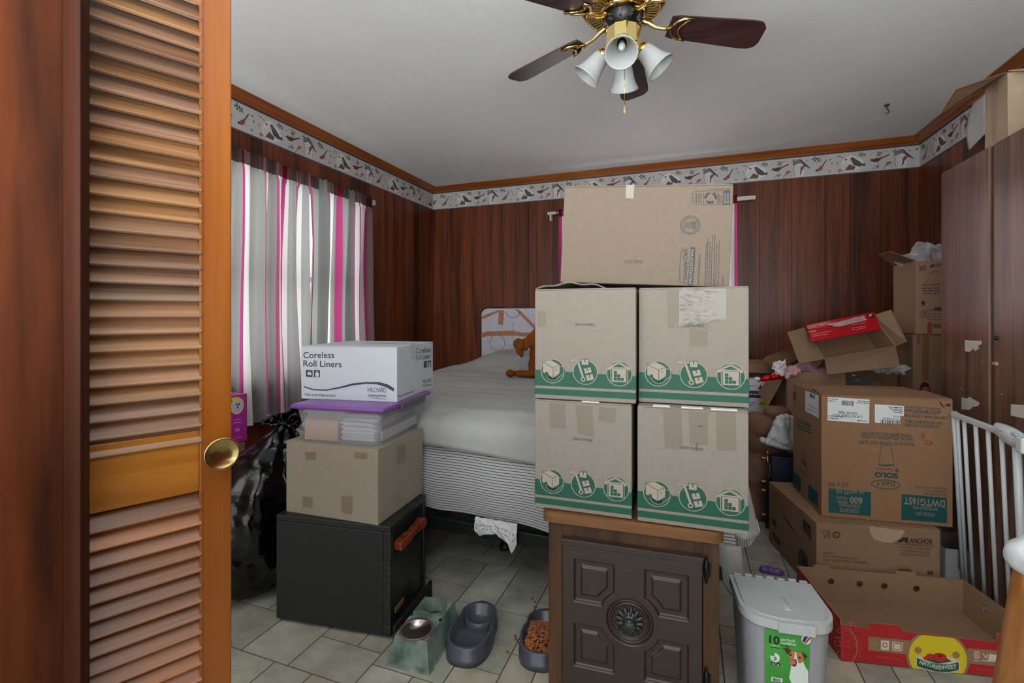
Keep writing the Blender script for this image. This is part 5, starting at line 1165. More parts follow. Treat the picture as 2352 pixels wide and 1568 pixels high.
# open box on the wardrobe
x0_, zt_b = 1.150, 2.10
n_ = onx(2313, 150, x0_); l_ = onx(2262, 222, x0_)
zt_b = (n_.z+l_.z)/2; dy = l_.y-n_.y; wbx = XR-.02-x0_
KPL = mat('kraft_pale', (170, 150, 126), .8, var=.06, vscale=(20, 20, 20), spec=.25)
MW = T(x0_+wbx/2, (n_.y+l_.y)/2, WH+.001)
wb = Carton('pale open cardboard box with a drooping flap on top of the wardrobe', MW, wbx, dy, zt_b-WH, KPL, open_top=True)
h_ = zt_b-WH
A1, A2 = wb.corner(-1, 1, 1), wb.corner(-1, -1, 1)
b = MB(); b.slab([A1, A2, od(2195, 206, 1.72), od(2158, 263, 1.80)], .004, KBR); build(b, 'open_flap', wb.o, world=True, recalc=True)
b = MB(); b.slab([A2+Vector((.004, 0, .004)), wb.corner(1, -1, 1), wb.corner(.9, -1, 1)+Vector((0, -.10, -.05)), wb.corner(-.55, -1, 1)+Vector((0, -.12, -.06))], .004, KPL); build(b, 'open_flap', wb.o, world=True, recalc=True)
k = wb.face('left'); WLT = mat('dull_tape', (160, 134, 112), .18)
k.pp([(2277, 194), (2294, 172), (2290, 262), (2286, 325), (2280, 325), (2276, 262)], WLT); k.done('packing_tape', wb.o)
b = MB(); p_ = onx(2246, 240, XR-.02); b.grid(lambda u, v: (XR-.02-.03*math.sin(v*2.5)*u, p_.y-.07+.12*u, p_.z+.03-(.22+.05*u)*v), 8, 10, PAPER); tag(build(b, 'peeling_paper', solid=.001), 'strip of bird border paper peeling off the right wall beside the box', 'wallpaper')

# stack behind the wardrobe corner: tall taped carton with the printed bowl carton on it
pp_ = od(2103, 768, 2.66); zs_ = pp_.z; zt3 = zat(2103, 600, pp_)
M = T(pp_.x-.012+.17, pp_.y+.17, 0)
tall = Carton('tall brown carton with wide brown tape beside the wardrobe', M, .34, .34, zs_, KBR)
k = tall.face('front'); k.pp([(2119, 770), (2134, 771), (2133, 873), (2117, 872)], TBR); k.done('packing_tape', tall.o)
strip(tall.face('front'), [(2106, 769), (2114, 769), (2114, 788), (2110, 791), (2106, 788)], TBR, tall.o)
k = tall.face('front'); k.cp((2124, 891), 11, 14, mat('hole_dark', (24, 22, 24), .8)); k.done('hand_hole', tall.o)
FL_ = [mat('cloth_red', (160, 50, 60), .8), mat('cloth_white', (206, 196, 200), .8), mat('cloth_blue', (70, 76, 120), .8)]
b = MB(); r = random.Random(3); hc_ = k.p3(*k.uv(2127, 893))
b.ell(hc_+Vector((0, .0, -.012)), (.022, .012, .026), FL_[0])
for i in range(26):
    a, c_ = r.uniform(0, 6.28), r.uniform(0, .9); b.ell(hc_+Vector((.020*c_*math.cos(a), -.0085*(1-c_*.6)-.002, -.012+.024*c_*math.sin(a))), (.0035, .003, .0035), r.choice(FL_[1:]), seg=8, rings=6)
tag(build(b, 'patterned_cloth'), 'red and white flowered cloth poking through the tall carton hand hole', 'cloth')
M2 = T(pp_.x+.165, pp_.y+.16, zs_+.002)
anc = Carton('upright printed carton with an open flap stacked on the tall taped carton', M2, .33, .30, zt3-zs_, mat('kraft_rosy', (152, 120, 98), .82, var=.05, vscale=(40, 40, 40), spec=.2), open_top=True)
BKI = mat('black_ink', (46, 38, 36), .6); BKF = mat('brown_ink', (104, 76, 64), .6)
k = anc.face('front'); a1 = k
k.tp('ANCHOR', (2143, 614), (2172, 610), 7, BKI, bold=.02); k.pp([(2134, 614), (2141, 606), (2144, 606), (2143, 613)], BKI); k.greek((2138, 626), (2162, 623), 3, BKF); k.greek((2138, 631), (2162, 628), 3, BKF)
k.rp((2122, 615), 4, 6, 1.6, BKI); k.pp([(2111, 611), (2117, 611), (2117, 622), (2111, 622)], BKF)
for i, y in enumerate((655, 663, 669, 675)): k.greek((2119-3*(i == 1), y), (2158, y-1), 3, BKI, 0, i)
P = []
for i in range(16): a = i/16*6.283; rr_ = 7 if i % 2 else 3.5; P.append((2120+rr_*.9*math.cos(a), 696+rr_*1.1*math.sin(a)))
k.pp(P[::-1], BKI); k.rp((2124, 721), 12, 9, 1.5, BKF); k.rp((2124, 720), 6, 4, 1.2, BKF); k.cp((2124, 720), 3, 2, BKF)
for i, y in enumerate((712, 722, 728, 734)): k.greek((2134, y), (2162, y-.5), 3, BKF, 0, i+4)
k.pp([(2145, 704), (2162, 704), (2162, 713), (2145, 713)], BKF); k.barcode((2144, 753), (2162, 753), 9, BKI); k.done('printed_artwork', anc.o)
strip(anc.face('front'), [(2130, 740), (2142, 741), (2141, 769), (2129, 768)], mat('red_tape', (140, 72, 50), .3), anc.o)
A1, A2 = anc.corner(-1, 1, 1), anc.corner(-1, -1, 1)
Mi_ = od(2045, 578, 2.62)
b = MB(); b.slab([A2, Mi_, Mi_+(A1-A2)*.8+Vector((.02, 0, .01)), A1], .004, KBR); build(b, 'open_flap', anc.o, world=True, recalc=True)
CLW = glassy('cling_film', (214, 216, 222), .35, .06)
def film(c, rx, ry, rz, seed, nm, lab, nn=26, mm=CLW):
    r = random.Random(seed); b = MB()
    def f(u, v):
        a = u*6.283; ph = v*2.4; n = noise.noise(Vector((math.cos(a)*2+seed, math.sin(a)*2, v*4)))
        R = math.sin(ph)*(1+.55*n); return (c.x+rx*R*math.cos(a), c.y+ry*R*math.sin(a), c.z+rz*math.cos(ph)*(1+.5*n)+.012*math.sin(a*5+seed))
    b.grid(f, nn, 14, mm, False); return tag(build(b, nm), lab, 'plastic wrap')
film(od(2140, 580, 2.66)+Vector((.02, .12, -.03)), .10, .08, .09, 4, 'plastic_film', 'crumpled clear plastic film spilling over the upright printed carton')

# ---------------------------------------------------------------- DART carton, ANCHOR carton, tray
za = .302
l, rr3 = oz(1770, 1240, 0), None
nA, rA, lA = oz(1875, 1200, za), oz(2160, 1216, za), oz(1770, 1105, za)
uxa = (rA-nA); wa = uxa.length; uxa.normalize(); uya = Vector((-uxa.y, uxa.x, 0)); da = (lA-nA).dot(uya)
ca = nA+uxa*wa/2+uya*da/2
KAN = mat('kraft_anchor', (136, 108, 82), .82, var=.05, vscale=(40, 40, 40), spec=.2); KTL = mat('tape_pale', (172, 146, 118), .35)
print('anchor box', wa, da)
an = Carton('wide printed brown carton of black bowls on the floor under the cup carton', T(ca.x, ca.y, 0, math.atan2(uxa.y, uxa.x)), wa, da, za, KAN, seam='y')
k = an.face('front')
k.tp('ANCHOR', (2089, 1245), (2142, 1248), 10, BKI, 1, bold=.03); k.tp('PACKAGING', (2088, 1249.5), (2142, 1252.5), 4, BKI, 1); k.pp([(2059, 1244), (2072, 1234), (2086, 1234), (2086, 1247), (2078, 1246), (2079, 1242), (2074, 1242), (2070, 1245)], BKI, 1)
k.lp([(2058, 1248), (2142, 1255)], 1, BKI); k.tp('PFAS-FREE and BPA-FREE', (2066, 1258), (2137, 1263), 5, BKI); k.tp('CONSUMER RE-USABLE', (2069, 1266), (2135, 1271), 5, BKI); k.tp('SUITABLE FOR RECYCLING', (2066, 1274), (2137, 1279), 5, BKI)
k.tp('MSB5169', (1891, 1271), (1914, 1272), 4.5, BKI); k.tp('5.75" INCREDI-BOWLS 16oz', (1891, 1278), (1971, 1285), 4.5, BKI); k.tp('BLACK MICROWAVABLE CONTAINER', (1891, 1287), (1991, 1294), 4.5, BKI); k.tp('460587', (2064, 1311), (2093, 1314), 7, BKI, bold=.02)
k.rp((1921, 1228), 8.5, 8, 2.6, BKI); k.pp([(1909, 1226), (1934, 1228), (1934, 1231), (1909, 1229)], KAN, 2); k.tp('RE-USE', (1912, 1230), (1931, 1231), 3, BKI, 3, bold=.02)
k.lp([(1890, 1219), (1900, 1219), (1899, 1226), (1896, 1229), (1896, 1233), (1891, 1236)], 1.1, BKI); k.lp([(1890, 1219), (1890, 1226), (1894, 1229), (1894, 1234)], 1.1, BKI); k.lp([(1902, 1219), (1902, 1228), (1904, 1228), (1904, 1236)], 1.3, BKI); k.lp([(1905, 1219), (1905, 1227)], 1.3, BKI); k.barcode((2129, 1318), (2143, 1320), 9, BKI); k.done('printed_artwork', an.o)
k = an.face('front'); k.pp([(1996, 1208), (2078, 1218), (2070, 1235), (2050, 1246), (2030, 1245), (2008, 1238), (1999, 1225)], KTL); k.done('packing_tape', an.o)
k = an.face('left'); BKB = mat('faint_black', (66, 52, 44), .6)
k.pp([(1845, 1191), (1863, 1209), (1863, 1240), (1845, 1217)], BKI)
for i in range(5): k.lp([(1850, 1203+i*6), (1862, 1216+i*6)], 1.2, KAN, 1)
k.cp((1845, 1290), 12, 28, BKB); k.cp((1846, 1296), 8, 20, KAN, 1); k.cp((1847, 1294), 7, 16, BKI, 2)
for i in range(4): k.greek((1798+3*i, 1183+3*i), (1822+4*i, 1220+6*i), 3, BKB, 0, i)
k.pp([(1774, 1187), (1783, 1198), (1783, 1214), (1774, 1202)], BKB); k.pp([(1776, 1221), (1793, 1243), (1793, 1256), (1776, 1233)], BKB); k.greek((1774, 1128), (1783, 1140), 4, BKB); k.greek((1776, 1138), (1785, 1150), 4, BKB); k.done('printed_artwork', an.o)

M, w, d = frame_LNR(za+.001, (1820, 1118), (1887, 1185), (2190, 1212), side='L'); n_ = oz(1887, 1185, za)
hd = zat(1887, 907, n_)-za
KD = mat('kraft_dart', (134, 102, 76), .82, var=.05, vscale=(40, 40, 40), spec=.2); TEAL = mat('teal_ink', (0, 70, 70), .6); TEAL2 = mat('teal_print', (24, 66, 64), .6); LBL = mat('white_label', (206, 208, 210), .35); KDL = mat('kraft_reverse', (138, 120, 102), .8)
dt = Carton('large brown carton of paper cups standing upside down, white labels along its top', M, w, d, hd, KD, seam='x')
k = dt.face('front')
def up(body, A, B, hpx, m=TEAL2, l=1, bold=.01): k.tp(body, A, B, hpx, m, l, bold)   # upside down: baseline runs right to left
k.pp([(1903, 1121), (2000, 1130), (2000, 1185), (1903, 1176)], TEAL); k.pp([(2071, 1134), (2175, 1143), (2175, 1201), (2070, 1193)], TEAL)
up('CONTENTS', (1973, 1170), (1929, 1166), 8.5, KDL, 2, .02); up('CONTENIDO', (1975, 1159), (1927, 1155), 7.5, KDL, 2); up('600', (1981, 1143), (1951, 1140), 15, KDL, 2, .03); up('PIECES', (1946, 1150), (1922, 1148), 6, KDL, 2); up('PIEZAS', (1946, 1141), (1922, 1139), 6, KDL, 2); up('16 oz/473 mL', (1983, 1127), (1919, 1124), 9, KDL, 2)
up('(20 x 30)', (1948, 1109), (1903, 1108), 9); up('STOCK NO.', (2146, 1178), (2102, 1175), 7.5, KDL, 2); up('ARTICULO NO.', (2154, 1166), (2095, 1161), 7, KDL, 2); up('DWTG16ST', (2170, 1149), (2076, 1141), 16, KDL, 2, .02)
k.rp((2034, 1112), 34, 11, 1.6, TEAL2, 1); up('DART', (2055, 1106), (2013, 1103), 10, TEAL2, 1, .0)
up('SOLO', (2062, 1087), (2008, 1084), 11, TEAL2, 1, .05); up('ThermoGuard', (2050, 1076), (2011, 1074), 4); k.cp((2060, 1080), 3.5, 3.5, TEAL2)
k.lp([(2024, 1023), (2046, 1023), (2053, 1067), (2017, 1067)], .9, TEAL2, 1, True); k.lp([(2018, 1067), (2035, 1069), (2053, 1067)], 2.4, TEAL2, 2)
up('INSULATED PAPER HOT CUPS', (2099, 1017), (1973, 1011), 7.5); up('VASOS AISLANTES DE PAPEL', (2098, 1005), (1975, 999), 7); up('PARA BEBIDAS CALIENTES', (2093, 997), (1979, 991), 7)
up('NO JACKET REQUIRED', (2156, 977), (2072, 972), 7); up('NO SE REQUIERE FAJILLA', (2163, 969), (2072, 963), 7, TEAL2, 1); k.pp([(2068, 955), (2078, 955), (2078, 980), (2068, 980)], KD, 2)
up('DART CONTAINER CORPORATION', (2176, 957), (2078, 951), 6); up('500 HOGSBACK ROAD', (2152, 948), (2096, 944), 5); up('MASON, MICHIGAN 48854', (2160, 944), (2078, 939), 5); up('MADE IN U.S.A. / HECHO EN E.U.', (2160, 937), (2078, 932), 5)
up('USE LID/USE TAPA', (2176, 1135), (2120, 1131), 4); up('16FTLS/DLX16', (2176, 1128), (2124, 1124), 4); up('OPTIONAL / OPCIONAL', (2176, 1120), (2100, 1116), 4)
RPN = mat('red_pen', (150, 46, 36), .5)
k.lp([(2116, 993), (2121, 994), (2123, 999), (2117, 1001), (2116, 1005), (2121, 1006), (2123, 1002), (2117, 999), (2116, 993)], 1.3, RPN, 1); k.lp([(2122, 1013), (2126, 1010), (2131, 1012), (2127, 1018), (2125, 1020), (2132, 1020)], 1.3, RPN, 1); k.lp([(2135, 1013), (2140, 1014), (2138, 1018), (2134, 1020), (2138, 1021), (2141, 1017), (2135, 1013)], 1.3, RPN, 1)
k.pp([(2157, 920), (2163, 926), (2168, 934), (2165, 935), (2158, 926)], BKI, 1); k.lp([(2168, 934), (2174, 928)], 1.4, BKI, 1); k.pp([(2174, 926), (2184, 928), (2182, 934), (2174, 932)], BKI, 1)
k.done('printed_artwork', dt.o)
k = dt.face('front')
k.pp([(1901, 911), (1997, 917), (1996, 972), (1900, 965)], LBL, 1); kk = k
k.tp('FLAVOR TRAIL', (1969, 947), (1924, 943), 6, BKI, 2, .01); k.tp('CUP HOT PAPER 16OZ', (1981, 954), (1913, 950), 6, BKI, 2, .01); k.barcode((1932, 930), (1962, 932), 11, BKI, 2)
for i, (a, c_) in enumerate((((1903, 916), (1926, 918)), ((1903, 921), (1918, 922)), ((1967, 925), (1996, 927)), ((1970, 921), (1996, 923)), ((1901, 955), (1935, 958)), ((1901, 960), (1925, 962)), ((1968, 966), (1992, 968)))): k.greek(a, c_, 2.6, BKI, 2, i)
k.done('shipping_label', dt.o)
k = dt.face('front'); k.pp([(2009, 928), (2076, 932), (2075, 975), (2009, 970)], LBL, 1)
k.tp('CKE DUAL HARDEES', (2071, 962), (2027, 958), 4, BKI, 2, .01); k.tp('DWTG16', (2071, 955), (2052, 954), 4, BKI, 2, .01); k.barcode((2022, 972), (2068, 975), 9, BKI, 2, 3)
for i, y in enumerate((935, 939, 943, 947)): k.greek((2040+4*i, y), (2073, y+2), 2.4, BKI, 2, i)
k.done('shipping_label', dt.o)
k = dt.face('left'); k.pp([(1850, 896), (1881, 908), (1881, 960), (1850, 944)], LBL, 1)
k.tp('FLAVOR TRAIL', (1879, 938), (1858, 928), 4, BKI, 2); k.tp('CUP HOT PAPER 16OZ', (1880, 947), (1855, 936), 4, BKI, 2); k.barcode((1860, 911), (1872, 916), 9, BKI, 2); k.done('shipping_label', dt.o)
k = dt.face('left')
k.pp([(1821, 1080), (1840, 1098), (1840, 1131), (1821, 1112)], TEAL); k.pp([(1857, 1111), (1879, 1132), (1879, 1167), (1857, 1144)], TEAL)
k.pp([(1822, 900), (1828, 901), (1828, 918), (1822, 917)], TEAL2); 
for i, y in enumerate((963, 968, 975, 982)): k.greek((1831, y), (1863, y+14), 4, TEAL2, 0, i)
k.rp((1847, 1075), 9, 13, 1.4, TEAL2); k.tp('SOLO', (1852, 1063), (1841, 1052), 9, TEAL2, 1, .03); k.greek((1840, 1042), (1852, 1050), 3, TEAL2); k.done('printed_artwork', dt.o)
# slightly sprung top flap
b = MB(); b.slab([Vector((-w/2, -d/2+.004, hd+.001)), Vector((w/2, -d/2+.004, hd+.001)), Vector((w/2-.01, -.02, hd+.010)), Vector((-w/2+.01, -.02, hd+.016))], .003, KD); build(b, 'sprung_flap', dt.o, recalc=True)

# tomato tray
RED = mat('tray_red', (166, 26, 34), .55, var=.05, vscale=(20, 20, 20)); TYL = mat('tray_yellow', (206, 186, 26), .5); TKR = mat('tray_kraft', (140, 111, 84), .8, var=.05, vscale=(40, 40, 40), spec=.2); TGR = mat('tray_green', (16, 88, 66), .5); TRL = mat('tray_red_line', (196, 74, 60), .55); TWH = mat('tray_white', (206, 190, 176), .5); TOM = mat('tomato_red', (186, 36, 28), .5)
F0 = oz(1920, 1516, 0); hT = .135
bl_, br_2 = oz(1830, 1299, hT), oz(2213, 1330, hT); ux = (br_2-bl_); wT = ux.length; ux.normalize(); uy = Vector((-ux.y, ux.x, 0)); dT_ = (bl_-F0).dot(uy); cT = bl_+ux*wT/2-uy*dT_/2
MT_ = T(cT.x, cT.y, 0, math.atan2(ux.y, ux.x)); print('tray', wT, dT_, cT)
tr_o = thing('tomato_tray', 'open red and yellow cardboard tomato tray on the floor at the right', 'tray', MT_)
w2, d2 = wT/2, dT_/2; th = .005
b = MB(); b.box((-w2, -d2, 0), (w2, d2, th), TKR); build(b, 'tray_base', tr_o)
def wall(nm, P, Q, prof, holes=(), outer=RED, slots=()):
    """wall from plan point P to Q, top profile [(t, z)...]; round holes (t, z, r)"""
    P, Q = Vector((*P, 0)), Vector((*Q, 0)); dd = (Q-P); L_ = dd.length; dd.normalize(); n = Vector((dd.y, -dd.x, 0))
    bm = bmesh.new(); 
    poly = [(0, 0), (L_, 0)]+[(t*L_, z) for t, z in reversed(prof)]
    Mx = Matrix(((dd.x, -n.x, 0, P.x), (dd.y, -n.y, 0, P.y), (0, 0, 1, 0), (0, 0, 0, 1)))
    vs_ = [bm.verts.new((x, 0, z)) for x, z in poly]; edges = [bm.edges.new((vs_[i], vs_[(i+1) % len(vs_)])) for i in range(len(vs_))]
    for (t, z, r_, ry) in holes:
        hv = [bm.verts.new((t*L_+r_*math.cos(a), 0, z+ry*math.sin(a))) for a in [2*math.pi*i/20 for i in range(20)]]; edges += [bm.edges.new((hv[i], hv[(i+1) % 20])) for i in range(20)]
    bmesh.ops.triangle_fill(bm, edges=edges, use_beauty=True)
    fs = list(bm.faces); ret = bmesh.ops.extrude_face_region(bm, geom=fs); vv = [e for e in ret['geom'] if isinstance(e, bmesh.types.BMVert)]
    bmesh.ops.translate(bm, verts=vv, vec=(0, th, 0)); bmesh.ops.recalc_face_normals(bm, faces=bm.faces)
    me = bpy.data.meshes.new(nm); bm.transform(Mx); bm.to_mesh(me); bm.free(); me.materials.append(TKR); me.materials.append(outer)
    for p in me.polygons:
        if p.normal.dot(n) > .9: p.material_index = 1
    o = link(nm, me, tr_o); return o, P, dd, n
H_ = hT
fp_ = [(0, .118), (.14, .118), (.145, .136), (.29, .136), (.31, .118), (.76, .112), (.765, .140), (1, .140)]
bp_ = [(0, H_), (.10, H_), (.105, H_+.012), (.20, H_+.012), (.21, H_), (.60, H_), (.605, H_+.013), (.72, H_+.013), (.725, H_), (1, H_)]
wall('front_wall', (-w2, -d2), (w2, -d2), fp_, [(.335, .068, .012, .012), (.80, .066, .0, .0)][:0])
wall('back_wall', (w2, d2), (-w2, d2), [(1-t, z) for t, z in reversed(bp_)], [(1-t, .085, .0125, .0125) for t in (.21, .385, .535, .725)], TKR)
wall('side_wall', (w2, -d2+th), (w2, d2-th), [(0, H_), (1, H_)], [(.70, .085, .011, .014), (.32, .09, .045, .012)])
wall('side_wall', (-w2, d2-th), (-w2, -d2+th), [(0, H_), (1, H_)], [(.5, .09, .045, .012)])
k = Ink(MT_ @ Vector((-w2, -d2, 0)), MT_.to_3x3() @ Vector((1, 0, 0)), (0, 0, 1))
def C(px, py): return k.uv(px, py)
fl = k.uv(1915, 1430)
# kraft band, yellow disc, arcs
k.pp([(1994, 1461), (2090, 1470), (2085, 1502), (1994, 1493)], TKR, 0); k.pp([(2222, 1488), (2320, 1495), (2318, 1532), (2226, 1523)], TKR, 0)
cx_, cy_ = C(2153, 1510); R_ = .092
def clipdisc(r_, m, l):
    P = []
    for i in range(72):
        a = 2*math.pi*i/72; x, y = cx_+r_*math.cos(a), cy_+r_*math.sin(a); P.append((x, min(max(y, .002), .114 if x < wT*.76 else .138)))
    k.poly(P, m, l)
R_ = (C(2220, 1515)[0]-C(2087, 1500)[0])/2
clipdisc(R_*1.09, TKR, 1); clipdisc(R_, TYL, 2)
for (px_, py_) in ((2108, 1492), (2195, 1503), (2007, 1479)): u, v = C(px_, py_); k.circ(u, v, .0105, mat('knockout', (146, 112, 84), .8), 3)
u, v = C(1910, 1480); k.ring(u-.01, cy_+.006, .088, .0035, TKR, 1, a0=-.75, a1=.78)
BN = [C(*q) for q in ((2105, 1509), (2125, 1518), (2152, 1524), (2180, 1524), (2201, 1519), (2201, 1537), (2180, 1542), (2152, 1541), (2125, 1535), (2105, 1528))]
k.poly([(u, v) for u, v in [C(*q) for q in ((2103, 1506), (2110, 1504), (2118, 1508), (2152, 1500), (2180, 1508), (2196, 1514), (2203, 1518), (2203, 1539), (2180, 1544), (2152, 1543), (2123, 1537), (2103, 1529))]], TWH, 3); k.poly(BN, TGR, 4)
k.poly([C(*q) for q in ((2118, 1512), (2125, 1506), (2178, 1512), (2185, 1518), (2152, 1523))], TGR, 4)
k.cp((2136, 1506), 10, 6.5, TOM, 5); k.cp((2126, 1510), 6, 4, TOM, 5); k.cp((2158, 1508), 16, 10, mat('tomato_line', (120, 20, 20), .5), 5); k.cp((2158, 1508), 14.8, 9.2, TOM, 6); k.pp([(2150, 1500), (2158, 1503), (2166, 1500), (2160, 1505), (2166, 1508), (2158, 1506), (2152, 1508), (2156, 1504)], mat('tomato_leaf', (24, 40, 24), .5), 7)
k.tp('NATURE', (2110, 1522), (2153, 1535), 8, TWH, 6, .03); k.tp('SWEET', (2155, 1536), (2197, 1533), 9, TWH, 6, .03)
k.pp([(2023, 1469), (2042, 1471), (2042, 1493), (2023, 1491)], TWH, 1); k.rp((2032, 1480), 6, 6, 2, TKR, 2); k.lp([(2050, 1474), (2072, 1476), (2072, 1490), (2068, 1494), (2050, 1492)], 2, TWH, 1, True); k.pp([(2053, 1477), (2068, 1479), (2068, 1491), (2053, 1489)], TWH, 1)
k.rp((2243, 1505), 7, 8, 1.6, TWH, 1); k.tp('B', (2240, 1509), (2246, 1509.5), 8, TWH, 1, .02); k.lp([(2236, 1495), (2250, 1496)], 1.2, TWH, 1); k.lp([(2236, 1516), (2250, 1517)], 1.2, TWH, 1); k.pp([(2272, 1501), (2289, 1503), (2289, 1519), (2268, 1517)], TWH, 1); k.lp([(2257, 1500), (2264, 1510), (2268, 1502)], 2, TWH, 1); k.lp([(2256, 1516), (2289, 1519)], 1.8, TWH, 1)
k.tp('Tomatoes raised right.', (2008, 1508), (2068, 1516), 5, TRL, 1, .01); k.tp('Tomatoes raised right.', (2240, 1537), (2300, 1543), 5, TRL, 1, .01)
for (px_, py_, r_) in ((1930, 1447, 7), (1929, 1500, 7), (1972, 1484, 7), (1966, 1481, 5), (1954, 1510, 8), (1930, 1517, 6)): k.rp((px_, py_), r_, r_*.95, .9, TRL, 1)
k.lp([(1955, 1458), (1955, 1438), (1948, 1430), (1955, 1424), (1962, 1430), (1955, 1438)], .9, TRL, 1); k.lp([(1955, 1450), (1942, 1446), (1940, 1440), (1950, 1444)], .9, TRL, 1); k.lp([(1955, 1450), (1968, 1448), (1970, 1442), (1960, 1444)], .9, TRL, 1)
k.lp([(1917, 1463), (1932, 1464), (1940, 1472), (1940, 1484), (1917, 1481)], .9, TRL, 1, True); k.lp([(1924, 1464), (1930, 1472), (1930, 1482)], .8, TRL, 1); k.lp([(1917, 1472), (1940, 1474)], .8, TRL, 1)
k.lp([(1943, 1484), (1953, 1485)], 1.4, TRL, 1); k.lp([(1948, 1483), (1948, 1474), (1944, 1470), (1952, 1472)], 1.2, TRL, 1); k.lp([(1968, 1507), (1978, 1508)], 1.4, TRL, 1); k.lp([(1973, 1506), (1974, 1497), (1970, 1494)], 1.2, TRL, 1)
for i in range(9): k.cp((1952+i*4, 1427+i*2.4+.12*i*i), 1.2, 1.2, TRL, 1)
k.done('printed_artwork', tr_o)

# small white carton between the brown carton and the gate
q0 = oz(2163, 1330, .0); M = T(q0.x+.046, q0.y+.12, 0, math.radians(8)); qn = od(2163, 1290, depth(q0))
wc = Carton('small open white carton between the brown carton and the gate', M, .085, .2, .13, mat('white_card', (196, 198, 202), .6), open_top=True)

# ---------------------------------------------------------------- white safety gate leaning on the wardrobe
GW = mat('gate_white', (196, 200, 202), .3, spec=.5)
gt = thing('safety_gate', 'white metal safety gate leaning upright against the walnut wardrobe', 'gate', T(1.02, 2.2, 0))
XG = 1.0
def gp(px, py, x): return onx(px, py, x)
tA, tB = gp(2192, 957, .985), gp(2352, 1001, .985); zr = (tA.z+tB.z)/2
y_hi, y_lo = tA.y, 1.62
def lean(y, z, dy=0): return Vector((.985+.075*(1-z/zr), y+dy*(1-z/zr), z))
b = MB()
for z in (zr,):
    a_, b_2 = lean(y_hi, z), lean(y_lo, z); n_ = Vector((1, 0, 0)); 
    b.slab([a_+Vector((0, 0, .011)), b_2+Vector((0, 0, .011)), b_2+Vector((0, 0, -.011)), a_+Vector((0, 0, -.011))], .014, GW)
build(b, 'top_rail', gt, bevel=.004, world=True, recalc=True)
b = MB(); a_, b_2 = lean(y_hi, .03, .10), lean(y_lo, .03, .10); b.slab([a_+Vector((0, 0, .011)), b_2+Vector((0, 0, .011)), b_2+Vector((0, 0, -.011)), a_+Vector((0, 0, -.011))], .014, GW); build(b, 'bottom_rail', gt, bevel=.004, world=True, recalc=True)
yb_list = [gp(px_, 985, .985).y for px_ in (2214, 2242, 2270, 2301, 2334)]
step = (yb_list[0]-yb_list[4])/4
for i in range(9):
    y = yb_list[0]-step*i; r_ = .0065 if i != 4 else .011
    b = MB(); b.tube([lean(y, zr-.008, .10), lean(y, .035, .10)], r_, GW, 10); build(b, 'gate_bar', gt, world=True)
for off in (0, -.022):
    b = MB(); b.tube([lean(y_hi+off, zr+.01, .10), lean(y_hi+off, .015, .10)], .010 if off == 0 else .006, GW, 10); build(b, 'side_post', gt, world=True)
b = MB(); hA = gp(2287, 983, .975); hB = gp(2352, 1003, .975); Hc = (hA+hB)/2
def hs(u, v):
    a = 2*math.pi*u; t = v; y = hA.y+.004+(hB.y-hA.y-.05)*t; hh = .014+.016*math.sin(math.pi*min(1, t*.75+.2))**1.5; wd = .013+.008*math.sin(math.pi*t)
    return (.982+wd*math.cos(a), y, hA.z-.002-.022*t+hh*math.sin(a))
b.grid(hs, 24, 20, GW); b.add([hs(i/24, 0) for i in range(24)], [tuple(range(24))], GW); gh = build(b, 'gate_handle', gt, world=True)
b = MB(); q = gp(2330, 997, .955); b.ell(q, (.006, .014, .007), mat('pale_blue_plastic', (150, 170, 184), .35)); q = gp(2296, 986, .96); b.ell(q, (.006, .009, .004), MATS['pale_blue_plastic']); build(b, 'release_button', gt, world=True)
b = MB(); q = gp(2348, 1018, .965); b.box((q.x-.012, q.y-.02, q.z-.03), (q.x+.03, q.y+.012, q.z+.02), GW); build(b, 'handle_bracket', gt, bevel=.006, seg=3, world=True)

# ---------------------------------------------------------------- wooden pole with a padded white cap
PW = wood('pole_wood', (134, 82, 38), (180, 126, 76), 'z', rough=.35, coat=.35, f=5, fine=60); PCAP = mat('cap_white', (200, 204, 206), .5, var=.08, vscale=(30, 30, 30), bump=.003, bscale=(25, 25, 25))
P0 = od(2319, 1568, 1.06); P1 = od(2366, 1290, 1.0); dd = (P0-P1); P00 = P1+dd*(P1.z/(P1.z-P0.z)); ax_ = (P1-P00).normalized(); Lp_ = (P1-P00).length
q_ = Vector((0, 0, 1)).rotation_difference(ax_).to_matrix().to_4x4(); MPo = Matrix.Translation(P00) @ q_
po = thing('wooden_pole', 'stout orange wooden pole with a padded white cap at the right edge', 'pole', MPo)
b = MB(); b.lathe([(0, .01), (.02, .01), (.0235, .014), (.026, Lp_*.5), (.024, Lp_*.9), (.021, Lp_)], PW, 28); build(b, 'pole_shaft', po)
b = MB(); b.ell((0, 0, Lp_+.012), (.042, .034, .042), PCAP, seg=30, rings=20, fn=lambda p: p*(1+.10*noise.noise(p*40))); b.ell((.012, 0, Lp_+.036), (.034, .032, .024), PCAP, fn=lambda p: p*(1+.1*noise.noise(p*50)))
build(b, 'padded_cap', po, remesh=.004)

